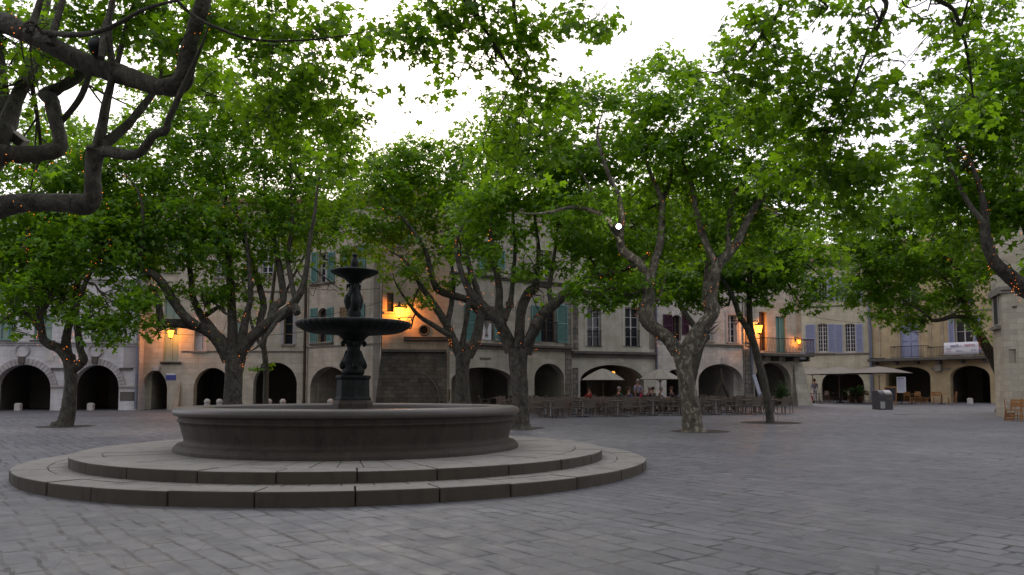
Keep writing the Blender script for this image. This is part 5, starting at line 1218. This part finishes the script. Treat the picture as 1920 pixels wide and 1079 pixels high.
for r_ in range(5):
    nT = 8
    for k in range(nT):
        s_ = LEN*(k+.5)/nT+(0.35 if r_ % 2 else -.1)+rr.uniform(-.15, .15); o_ = nr*(r_*2.05+.55+rr.uniform(-.12, .12))
        P = Vector((gA.x, gA.y, 0))+ax_*s_+o_
        lab = f"taupe cafe table, {ordn[k]} from the left in the {rowname[r_]} terrace row"
        if tb0 is None: tb0 = make_table(lab); t = tb0
        else: t = copy_tree(tb0); t['label'] = lab
        t.location = (P.x, P.y, gz(P.y)); t.rotation_euler = (0, 0, base_rz+rr.uniform(-.08, .08))
        sides = (('left', -1, 0), ('right', 1, 0), ('near', 0, -1), ('far', 0, 1)) if r_ < 2 else (('left', -1, 0), ('right', 1, 0))
        for nm, a, b_ in sides:
            if r_ < 2 and nm in ('near',) and rr.random() < .35: continue
            d = .66+rr.uniform(-.06, .1); q = P+ax_*a*d+nr*b_*d
            face = math.atan2(-(nr*b_+ax_*a).y, -(nr*b_+ax_*a).x)+PI/2+rr.uniform(-.2, .2)
            add_chair(q.x, q.y, face, f"taupe terrace armchair on the {nm} side of the {ordn[k]} table in the {rowname[r_]} row")

def parasol(name, label, px, ybase_Y, yapex, yedge, half_px, n, mat, rot=0, group=None, pole='frame_wood', valance=.0):
    Y = ybase_Y; g = at(px, 733, Y); t = empty(name, (g.x, Y, gz(Y)), 0, label, 'parasol', group)
    za, ze = at(px, yapex, Y).z-gz(Y), at(px, yedge, Y).z-gz(Y); r = half_px*Y/F
    m = MB(); rings = 5; vs_ = [(0, 0, za)]; fs = []; seg = n*4
    for j in range(1, rings+1):
        for k in range(seg):
            a = 2*PI*k/seg; f_ = (k % 4)/4; c0, c1 = 2*PI*(k//4)/n+rot, 2*PI*(k//4+1)/n+rot
            x = (1-f_)*math.cos(c0)+f_*math.cos(c1); y = (1-f_)*math.sin(c0)+f_*math.sin(c1); q = j/rings
            sagz = -.10*math.sin(PI*q)*(math.sin(PI*f_)); vs_.append((x*r*q, y*r*q, za+(ze-za)*q**1.4+sagz*.5))
    for k in range(seg): fs.append((0, 1+k, 1+(k+1) % seg))
    for j in range(rings-1):
        for k in range(seg): fs.append((1+j*seg+k, 1+(j+1)*seg+k, 1+(j+1)*seg+(k+1) % seg, 1+j*seg+(k+1) % seg))
    m.add(vs_, fs, False); c_ = m.build('canopy', mat, t); sm = c_.modifiers.new('thickness', 'SOLIDIFY'); sm.thickness = .008
    m = MB(); m.tube([(0, 0, 0), (0, 0, za-.02)], .028, 10); m.build('pole', pole, t)
    m = MB()
    for k in range(n):
        a = 2*PI*k/n+rot; m.tube([(0, 0, za-.06), (r*.97*math.cos(a), r*.97*math.sin(a), ze-.02)], .012, 5); m.tube([(0, 0, za-.75), (r*.5*math.cos(a), r*.5*math.sin(a), za+(ze-za)*.5-.03)], .01, 5)
    m.build('ribs', 'frame_wood', t)
    m = MB(); m.lathe([(0, 0), (.32, 0), (.32, .06), (.08, .1), (.05, .35), (0, .35)], 18); m.build('base', 'iron', t)
    return t
parasol('parasol', 'ecru round parasol open before the wide arch, left of the pair', 1131, 42.6, 691.5, 713, 42.5, 8, 'canvas_pale', .2, 'ecru parasols on the terrace')
parasol('parasol', 'ecru round parasol open beside the blue drainpipe, partly behind the forked trunk', 1238, 43.6, 692, 711.5, 40, 8, 'canvas_pale', .35, 'ecru parasols on the terrace')
parasol('large_parasol', 'large taupe parasol nearest the balcony corner, left of the square three', 1524, 65, 688.5, 701, 52, 4, 'canvas', .1, 'large taupe parasols before the blue shutter house')
parasol('large_parasol', 'large taupe parasol in the middle under the lavender blue shutters', 1574, 61, 688, 702, 75, 4, 'canvas', .05, 'large taupe parasols before the blue shutter house')
parasol('large_parasol', 'large taupe parasol rightmost of three, reaching over the flat dark arch', 1649, 58, 687.5, 700, 64, 4, 'canvas', .0, 'large taupe parasols before the blue shutter house')

# ------------------------------------------------------------------ cafe corner at the right
def make_wood_chair(label, mat):
    t = empty('slat_chair', (0, 0, 0), 0, label, 'chair', 'wooden chairs outside the right-hand cafe')
    m = MB()
    for k in range(5): m.box(-.22, .22, -.2+.085*k, -.2+.085*k+.07, .43, .45)
    m.build('seat', mat, t)
    m = MB()
    for k in range(3): m.box(-.2, .2, .22+.02*k, .24+.02*k, .58+.11*k, .66+.11*k)
    m.build('backrest', mat, t)
    for sx in (-.215, .215):
        m = MB(); m.tube([(sx, -.2, 0), (sx, -.19, .43)], .018, 6); m.build('leg', mat, t)
        m = MB(); m.tube([(sx, .24, 0), (sx, .2, .43), (sx, .285, .9)], .018, 6); m.build('leg', mat, t)
    m = MB(); m.box(-.2, .2, -.2, -.18, .2, .23); m.box(-.2, .2, .21, .23, .2, .23); m.build('rungs', mat, t)
    return t
oc = None
for i, (px, py, rz, wh) in enumerate(((1704, 758.5, 2.2, 'next to the white menu board'), (1716, 757, -1.2, 'just right of the white menu board'), (1729, 757.5, 1.7, 'left side of the flat dark arch pier'), (1742, 758, -1.6, 'right in front of the flat dark arch pier'), (1757, 758, 2.6, 'against the ochre pier, lower one'), (1773, 758, 1.2, 'between the two arches of the ochre house'), (1786, 758.3, -1.9, 'left edge of the rightmost dark arch'))):
    lab = 'orange wooden slat chair, ' + wh
    oc_ = make_wood_chair(lab, 'wood') if oc is None else copy_tree(oc); oc = oc or oc_; oc_['label'] = lab; place(oc_, px, py, rz)
dc = None
for i, (px, py, rz, wh) in enumerate(((1512, 756, 1.2, 'behind the waiter by the battered pier'), (1545, 755.5, -1.3, 'right of the standing waiter'), (1556, 754, 2.0, 'left of the middle parasol pole'), (1584, 755, -1.9, 'right of the middle parasol pole'), (1598, 755.5, 1.5, 'centred under the low arch with plants'), (1612, 754.5, -1.0, 'under the low arch at its right side'), (1626, 756, 2.4, 'left of the grey recycling bin'))):
    lab = 'dark brown slat chair under the large parasols, ' + wh
    dc_ = make_wood_chair(lab, 'door_brown') if dc is None else copy_tree(dc); dc = dc or dc_; dc_['label'] = lab; place(dc_, px, py, rz)
def small_table(px, py, label, mat):
    t = empty('bistro_table', (0, 0, 0), 0, label, 'table'); m = MB(); m.lathe([(0, .715), (.36, .715), (.37, .73), (.36, .745), (0, .745)], 24); m.build('tabletop', mat, t)
    m = MB(); m.tube([(0, 0, .03), (0, 0, .715)], .03, 8); m.build('column', 'iron', t)
    m = MB()
    for k in range(3): a = 2*PI*k/3; m.tube([(0, 0, .06), (.28*math.cos(a), .28*math.sin(a), .018)], .02, 6)
    m.build('foot', 'iron', t); return place(t, px, py)
small_table(1710, 758.3, 'round wooden bistro table right of the menu board', 'wood'); small_table(1766, 758.6, 'round wooden bistro table before the ochre pier', 'wood')
small_table(1570, 755.5, 'dark bistro table by the middle parasol pole', 'door_brown'); small_table(1605, 756, 'dark bistro table before the arch with plants', 'door_brown'); small_table(1536, 757, 'dark bistro table beside the waiter', 'door_brown')

# grey recycling bin
t = empty('recycling_bin', (0, 0, 0), 0, 'grey street recycling bin with rounded chute top and a white notice on its side', 'bin'); place(t, 1655, 768, R(14)); t.scale = (.84, .84, 1)
m = MB(); n = 12; prof = [(-.42, 0), (.42, 0), (.42, .78)]+[(.42*math.cos(PI*k/n*.5)*1.0, .78+.34*math.sin(PI*k/n*.5)) for k in range(1, n)]+[(-.0, 1.12), (-.42, 1.12)]
vs_ = [(x, y, z) for x in (-.52, .52) for (y, z) in [(-q[0], q[1]) for q in prof]]; k_ = len(prof)
m.add(vs_, [tuple(range(k_)), tuple(range(2*k_-1, k_-1, -1))]+[(i, i+k_, (i+1) % k_+k_, (i+1) % k_) for i in range(k_)]); m.build('body', 'bin_grey', t, .015)
m = MB()
for k in range(6):
    a0_, a1_ = PI*.08+PI*.36*k/6, PI*.08+PI*.36*(k+1)/6; rr_ = .435
    q0 = (-rr_*math.cos(a0_), .78+.355*math.sin(a0_)); q1 = (-rr_*math.cos(a1_), .78+.355*math.sin(a1_)); m.add([(-.1, q0[0], q0[1]), (.44, q0[0], q0[1]), (.44, q1[0], q1[1]), (-.1, q1[0], q1[1])], [(0, 1, 2, 3)])
c_ = m.build('chute_flap', 'alu', t); sm = c_.modifiers.new('thickness', 'SOLIDIFY'); sm.thickness = .02
bx('handle', 'alu', t, -.05, .4, -.47, -.425, .60, .63); bx('notice', 'white', t, -.5, -.14, -.436, -.423, .06, .46)
bx('plinth', 'iron', t, -.5, .5, -.4, .4, -.03, -.001)
# chalkboard
t = empty('chalkboard', (0, 0, 0), 0, 'blue black chalkboard easel in an orange wooden frame behind the grey bin', 'chalkboard'); place(t, 1669, 762, R(-6)); t.rotation_euler = (R(8), 0, R(-6))
bx('board', 'slate', t, -.33, .33, -.012, .012, .34, 1.22); m = MB(); m.box(-.40, -.33, -.02, .02, 0, 1.3); m.box(.33, .40, -.02, .02, 0, 1.3); m.box(-.33, .33, -.02, .02, 1.22, 1.3); m.box(-.33, .33, -.02, .02, .27, .34); m.build('frame', 'wood', t)
m = MB(); m.tube([(-.36, .03, 1.25), (-.36, .5, .05)], .018, 6); m.tube([(.36, .03, 1.25), (.36, .5, .05)], .018, 6); m.build('rear_leg', 'wood', t)
# white menu board
t = empty('menu_board', (0, 0, 0), 0, 'white framed menu board on a stand with lines of small print', 'menu board'); place(t, 1691, 758.5, R(-8)); Ym = t.location.y
zb, zt = at(1691, 737, Ym).z-gz(Ym), at(1691, 707, Ym).z-gz(Ym)
m = MB(); m.box(-.31, -.24, -.03, .03, zb, zt); m.box(.24, .31, -.03, .03, zb, zt); m.box(-.24, .24, -.03, .03, zt-.07, zt); m.box(-.24, .24, -.03, .03, zb, zb+.07); m.build('frame', 'white', t, .006)
bx('sheet', 'pipe_white', t, -.24, .24, -.015, .015, zb+.07, zt-.07); bx('header', 'ink', t, -.2, .2, -.02, -.0155, zt-.16, zt-.1)
m = MB(); rg_ = random.Random(4)
for k in range(9):
    x = -.19
    while x < .15:
        w_ = rg_.uniform(.03, .09); m.box(x, min(x+w_, .2), -.019, -.0155, zt-.24-k*.09, zt-.225-k*.09); x += w_+.025
m.build('print', 'ink', t)
m = MB(); m.tube([(0, .04, 0), (0, .04, zb+.3)], .028, 8); m.tube([(-.3, 0, .02), (.3, 0, .02)], .025, 6); m.tube([(0, -.25, .02), (0, .25, .02)], .025, 6); m.build('stand', 'iron', t)
# stacked wooden chairs by the tower
sc1 = make_wood_chair('honey coloured wooden chair standing against the tower wall at the right edge', 'wood'); place(sc1, 1902, 789.5, R(172)); sc1['group'] = 'chairs stacked by the tower'
sc2 = copy_tree(sc1); sc2['label'] = 'honey coloured wooden chair laid upside down on the chair by the tower'; sc2.rotation_euler = (PI, 0, R(185)); sc2.location.z += .90; sc2.location.y += .02
sc3 = copy_tree(sc1); sc3['label'] = 'honey coloured wooden chair cut by the right picture edge beside the tower'; place(sc3, 1926, 791, R(150))
# wooden A-frame stand
t = empty('timber_trestle', (0, 0, 0), 0, 'dark timber A frame with a tall spike standing among the terrace tables', 'trestle'); Yt = 45.0; g = at(1355, 733, Yt); t.location = (g.x, Yt, gz(Yt))
def q_(px, py): p_ = at(px, py, Yt); return (p_.x-g.x, 0, p_.z-gz(Yt))
for a, b_, r0, r1 in (((1331, 768), (1353, 717), .13, .10), ((1377, 768), (1355, 717), .13, .10), ((1354, 722), (1351.5, 690), .12, .02)):
    A_, B_ = q_(*a), q_(*b_); m = MB(); A_ = (A_[0], A_[1], max(A_[2], 0)); m.tube([A_, B_], [r0, r1], 5, smooth=False); m.build('beam', 'twig', t)
m = MB(); a, b_ = q_(1340, 746), q_(1369, 746); m.tube([a, b_], .05, 5); m.build('crossbar', 'twig', t)

# ------------------------------------------------------------------ stone bollards
def bollard(px, py, label, kind):
    t = empty('stone_bollard', (0, 0, 0), 0, label, 'bollard', 'pale stone bollards at the arcades'); place(t, px, py); t.scale = (.8, .8, .92)
    if kind == 0:
        m = MB(); n = 10; pr = [(-.2, -.05), (.2, -.05), (.2, .36)]+[(.2*math.cos(PI*k/n), .36+.1*math.sin(PI*k/n)) for k in range(1, n)]+[(-.2, .36)]; k_ = len(pr)
        vs_ = [(x, y, z) for y in (-.16, .16) for x, z in pr]; m.add(vs_, [tuple(range(k_)), tuple(range(2*k_-1, k_-1, -1))]+[(i, i+k_, (i+1) % k_+k_, (i+1) % k_) for i in range(k_)]); m.build('block', 'pale_stone', t, .02)
    else:
        m = MB(); m.lathe([(.2, -.05), (.19, .45), (.15, .5), (.17, .53), (.2, .6), (.19, .68), (.12, .76), (0, .79)], 18); m.build('post', 'pale_stone', t)
bollard(34, 770.3, 'pale block bollard in the leftmost arch opening', 0); bollard(170, 769.8, 'pale block bollard in the second arch behind the leaning tree', 0)
for px, lb in ((388, 'pale round headed bollard left of the broad lamp-lit trunk'), (411, 'pale round headed bollard touching the left side of the broad trunk'), (504, 'pale round headed bollard behind the slim ivied tree'), (530, 'pale round headed bollard right of the slim ivied tree'), (619, 'pale round headed bollard just left of the fountain plinth')): bollard(px, 774, lb, 1)
bollard(1819, 757.5, 'pale block bollard in the rightmost dark arch', 0)
# plants
def potplant(px, py, h, label):
    t = empty('potted_plant', (0, 0, 0), 0, label, 'plant'); place(t, px, py)
    m = MB(); m.lathe([(0, 0), (.2, 0), (.28, .42), (.3, .46), (.26, .46), (.25, .42), (0, .41)], 18); m.build('pot', 'pot', t)
    n = 420; P = rng.normal(size=(n, 3))*np.array([.2, .2, h*.28])+np.array([0, 0, .55+h*.35]); P[:, 2] = np.maximum(P[:, 2], .45)
    leaf_mesh('foliage', P, rng.normal(size=(n, 3))+np.array([0, 0, .8]), rng.uniform(.06, .13, n), rng.random(n), False, 'leaf_dark', t)
    m = MB()
    for k in range(6): a = rng.random()*6.28; m.tube([(.05*math.cos(a), .05*math.sin(a), .40), (.1*math.cos(a), .1*math.sin(a), .55), (.22*math.cos(a), .22*math.sin(a), .6+h*.5)], .012, 5)
    m.build('stems', 'twig', t)
potplant(1467, 762, 1.0, 'bushy green potted plant before the arch under the iron balcony'); potplant(1612, 755.2, .8, 'green potted plant in the low arch under the middle parasol'); potplant(1598, 755, .6, 'smaller potted plant left in the low arch under the parasols')
# wall notice by the alley
p = at(1505, 667.5, 54.2); t = bx('wall_notice', 'white', None, -.28, .28, -.02, .02, -.24, .24); t.location = p; t.rotation_euler = (0, 0, H.rz); tag(t, 'small white notice board below the little lantern on the corner', 'notice')
m = MB(); m.box(-.03, .03, .02, .75, -.03, .03); o = m.build('bracket', 'iron', t)

# ------------------------------------------------------------------ people
def skin_mesh(name, verts, edges, mat, parent, sub=1):
    """one continuous surface grown over a jointed skeleton: verts = [(x,y,z,r)]"""
    me = bpy.data.meshes.new(name); bm = bmesh.new(); lay = bm.verts.layers.skin.verify(); vv = []
    for i, (x, y, z, r) in enumerate(verts):
        v = bm.verts.new((x, y, z)); v[lay].radius = (r, r); v[lay].use_root = (i == 0); vv.append(v)
    for a, b_ in edges: bm.edges.new((vv[a], vv[b_]))
    bm.to_mesh(me); bm.free(); o = link(name, me, mat, parent)
    sk = o.modifiers.new('skin', 'SKIN'); sk.use_smooth_shade = True; sk.branch_smoothing = .6
    sb = o.modifiers.new('subdivision', 'SUBSURF'); sb.levels = sub; sb.render_levels = sub; return o
def person(label, shirt, legs, hair, seated=False, arm_l=(0, 0), arm_r=(0, 0), h=1.72, lean=0., longhair=False):
    """faces -y. arm = (forward swing, elbow bend) in radians"""
    t = empty('person', (0, 0, 0), 0, label, 'person'); k = h/1.72
    V = []; E_ = []
    def add(p, r, parent=None):
        V.append((p[0]*k, p[1]*k, p[2]*k, r*k)); i = len(V)-1
        if parent is not None: E_.append((parent, i))
        return i
    hz = .50 if seated else .94; ly = lean
    pel = add((0, 0, hz), .13); sp1 = add((0, -.01-ly*.3, hz+.17), .115, pel); ch = add((0, -ly*.7, hz+.36), .14, sp1); nk = add((0, -.01-ly, hz+.54), .055, ch)
    hd0 = add((0, -.02-ly, hz+.62), .07, nk); hd1 = add((0, -.03-ly, hz+.70), .095, hd0); hd2 = add((0, -.02-ly, hz+.77), .075, hd1)
    arms = []
    for sx, (sw, el) in ((-1, arm_l), (1, arm_r)):
        sh = add((sx*.17, -ly*.85, hz+.47), .06, ch); ex = sx*.235; ey = -ly*.8-.30*math.sin(sw); ez = hz+.47-.30*math.cos(sw)
        eb = add((ex, ey, ez), .042, sh); a2 = sw+el; wx, wy, wz = ex*.95, ey-.25*math.sin(a2), ez-.25*math.cos(a2); wr = add((wx, wy, wz), .028, eb)
        d = Vector((0, -math.sin(a2), -math.cos(a2))); pm = add((wx, wy+d.y*.07, wz+d.z*.07), .03, wr)
        s2 = Vector((0, -math.cos(a2), math.sin(a2)))
        for fi, (o_, ln) in enumerate(((-.026, .075), (-.009, .085), (.009, .08), (.025, .062))):
            b0_ = Vector((wx, wy, wz))+d*.10+s2*o_; f1 = add(b0_, .009, pm); f2 = add(b0_+d*ln*.55+Vector((-sx*.008, 0, 0)), .008, f1); add(b0_+d*ln+Vector((-sx*.025, 0, 0)), .007, f2)
        th0 = Vector((wx, wy, wz))+d*.045+s2*.035; t1 = add(th0, .011, pm); add(th0+d*.045+s2*.018+Vector((-sx*.012, 0, 0)), .009, t1)
        arms.append((sh, eb, wr))
    lg = []
    for sx in (-1, 1):
        hp = add((sx*.09, 0, hz-.04), .10, pel)
        if seated: kn = add((sx*.11, -.42, hz+.0), .065, hp); an = add((sx*.11, -.42, .09), .042, kn); 
        else: kn = add((sx*.10, -.02+sx*.03, .49), .065, hp); an = add((sx*.11, .02+sx*.05, .085), .042, kn)
        p_ = V[an]; ft = add((p_[0]/k+sx*.015, p_[1]/k-.12, .035), .035, an); lg.append((hp, kn, an, ft))
    skin_mesh('body', V, E_, 'skin', t)
    inf = lambda i, e: (V[i][0], V[i][1], V[i][2], V[i][3]+e*k)
    # shirt and trousers follow the same skeleton, slightly proud
    SV = [inf(pel, .012), inf(sp1, .014), inf(ch, .014), (V[nk][0], V[nk][1], V[nk][2]-.05*k, .075*k)]; SE = [(0, 1), (1, 2), (2, 3)]
    for sh, eb, wr in arms:
        b0_ = len(SV); e_ = Vector(V[eb][:3]); s_ = Vector(V[sh][:3]); q = e_+(e_-s_)*.0
        SV += [inf(sh, .014), (q.x, q.y, q.z, V[eb][3]+.014*k)]; SE += [(2, b0_), (b0_, b0_+1)]
    skin_mesh('shirt', SV, SE, shirt, t)
    TV = [(V[pel][0], V[pel][1], V[pel][2]-.02*k, V[pel][3]+.018*k)]; TE = []
    for hp, kn, an, ft in lg:
        b0_ = len(TV); TV += [inf(hp, .014), inf(kn, .016), inf(an, .02)]; TE += [(0, b0_), (b0_, b0_+1), (b0_+1, b0_+2)]
    skin_mesh('trousers', TV, TE, legs, t)
    m = MB()
    for hp, kn, an, ft in lg: m.ball((V[ft][0], V[ft][1]+.04, .04*k), (.05*k, .13*k, .042*k), 10, 6)
    m.build('shoes', 'iron', t)
    hx, hy, hzz = V[hd1][0], V[hd1][1], V[hd1][2]+.025*k
    m = MB(); m.ball((hx, hy+.018*k, hzz+.022*k), (.098*k, .108*k, .105*k), 14, 9)
    if longhair: m.ball((hx, hy+.06*k, hzz-.09*k), (.085*k, .055*k, .14*k), 12, 8)
    m.build('hair', hair, t)
    m = MB()
    for sx in (-1, 1): m.ball((hx+sx*.033*k, hy-.088*k, hzz-.018*k), .010*k, 8, 5)
    m.ball((hx, hy-.082*k, hzz-.085*k), (.024*k, .008*k, .006*k), 8, 5); m.build('eyes_and_mouth', 'hair_brown', t)
    m = MB(); m.ball((hx, hy-.102*k, hzz-.045*k), (.012*k, .018*k, .022*k), 8, 6)
    for sx in (-1, 1): m.ball((hx+sx*.094*k, hy+.005*k, hzz-.03*k), (.012*k, .02*k, .03*k), 8, 6)
    m.build('nose_and_ears', 'skin', t); return t
t = person('person standing with back turned in pale blue shirt and white trousers under the parasols', 'shirt_blue', 'trousers_white', 'hair_brown', arm_l=(.25, .5), arm_r=(.15, .9), h=1.80); place(t, 1528, 754.3, R(172))
t = person('person in lilac top with long hair standing among the seated guests', 'shirt_lilac', 'trousers_dark', 'hair_grey', arm_l=(.1, .3), arm_r=(.3, 1.2), h=1.70, longhair=True); Ys = 44.6; q = at(1195.5, 733, Ys); t.location = (q.x, Ys, gz(Ys)); t.rotation_euler = (0, 0, R(25))
used = set()
def seat(px, label, shirt, hair, Ymin=41., Ymax=47.5, **kw):
    best = None
    for i, (c, x, y, rz) in enumerate(CH):
        if i in used or not Ymin < y < Ymax: continue
        qx = 960+F*x/(y*cp); d = abs(qx-px)+abs(y-44)*2
        if best is None or d < best[0]: best = (d, i)
    i = best[1]; used.add(i); c, x, y, rz = CH[i]
    t = person(label, shirt, 'trousers_dark', hair, seated=True, arm_l=(.7, .8), arm_r=(.6, 1.0), **kw)
    k = Vector((math.sin(rz), -math.cos(rz), 0))*-.05; t.location = (x+k.x, y+k.y, gz(y)+.0); t.rotation_euler = (0, 0, rz); 
    pxx = 960+F*x/(y*cp); c.location = (x, y, gz(y))
seat(1163, 'seated person in dark green top, leftmost of the guests below the left parasol', 'shirt_green', 'hair_grey')
seat(1193, 'seated person in bright pink top in the middle of the terrace', 'shirt_pink', 'hair_brown', lean=.08)
seat(1182, 'seated person in navy top just left of the pink one', 'shirt_navy', 'hair_brown')
seat(1213, 'seated person in blue top right of the pink one', 'shirt_navy', 'hair_grey', lean=.1)
seat(1229, 'seated person all in black below the right parasol', 'shirt_dark', 'hair_brown')
seat(1246, 'seated person in white top facing the black dressed one', 'shirt_white', 'hair_grey', lean=.06)
seat(1262, 'seated person in black shirt close to the forked trunk', 'shirt_dark', 'hair_brown')
seat(1273, 'seated person in pale lilac shirt half hidden by the forked trunk', 'shirt_lilac', 'hair_brown')
seat(1100, 'seated person in red top at the left end of the rear tables', 'shirt_red', 'hair_brown')
t = person('seated person in white top and red trousers behind the waiter', 'shirt_white', 'shirt_red', 'hair_brown', seated=True, arm_l=(.7, .8), arm_r=(.5, 1.0)); g = gnd(1512, 756); t.location = (g.x, g.y, gz(g.y)); t.rotation_euler = (0, 0, 1.2)
t = person('seated person with white hair in dark clothes inside the arch under the iron balcony', 'shirt_dark', 'trousers_dark', 'hair_grey', seated=True, arm_l=(.7, .8), arm_r=(.5, 1.0)); place(t, 1437, 766, R(15))
sc_ = copy_tree(ch0); sc_['label'] = 'taupe armchair of the white haired guest by the arch under the iron balcony'; sc_.location = t.location; sc_.rotation_euler = t.rotation_euler
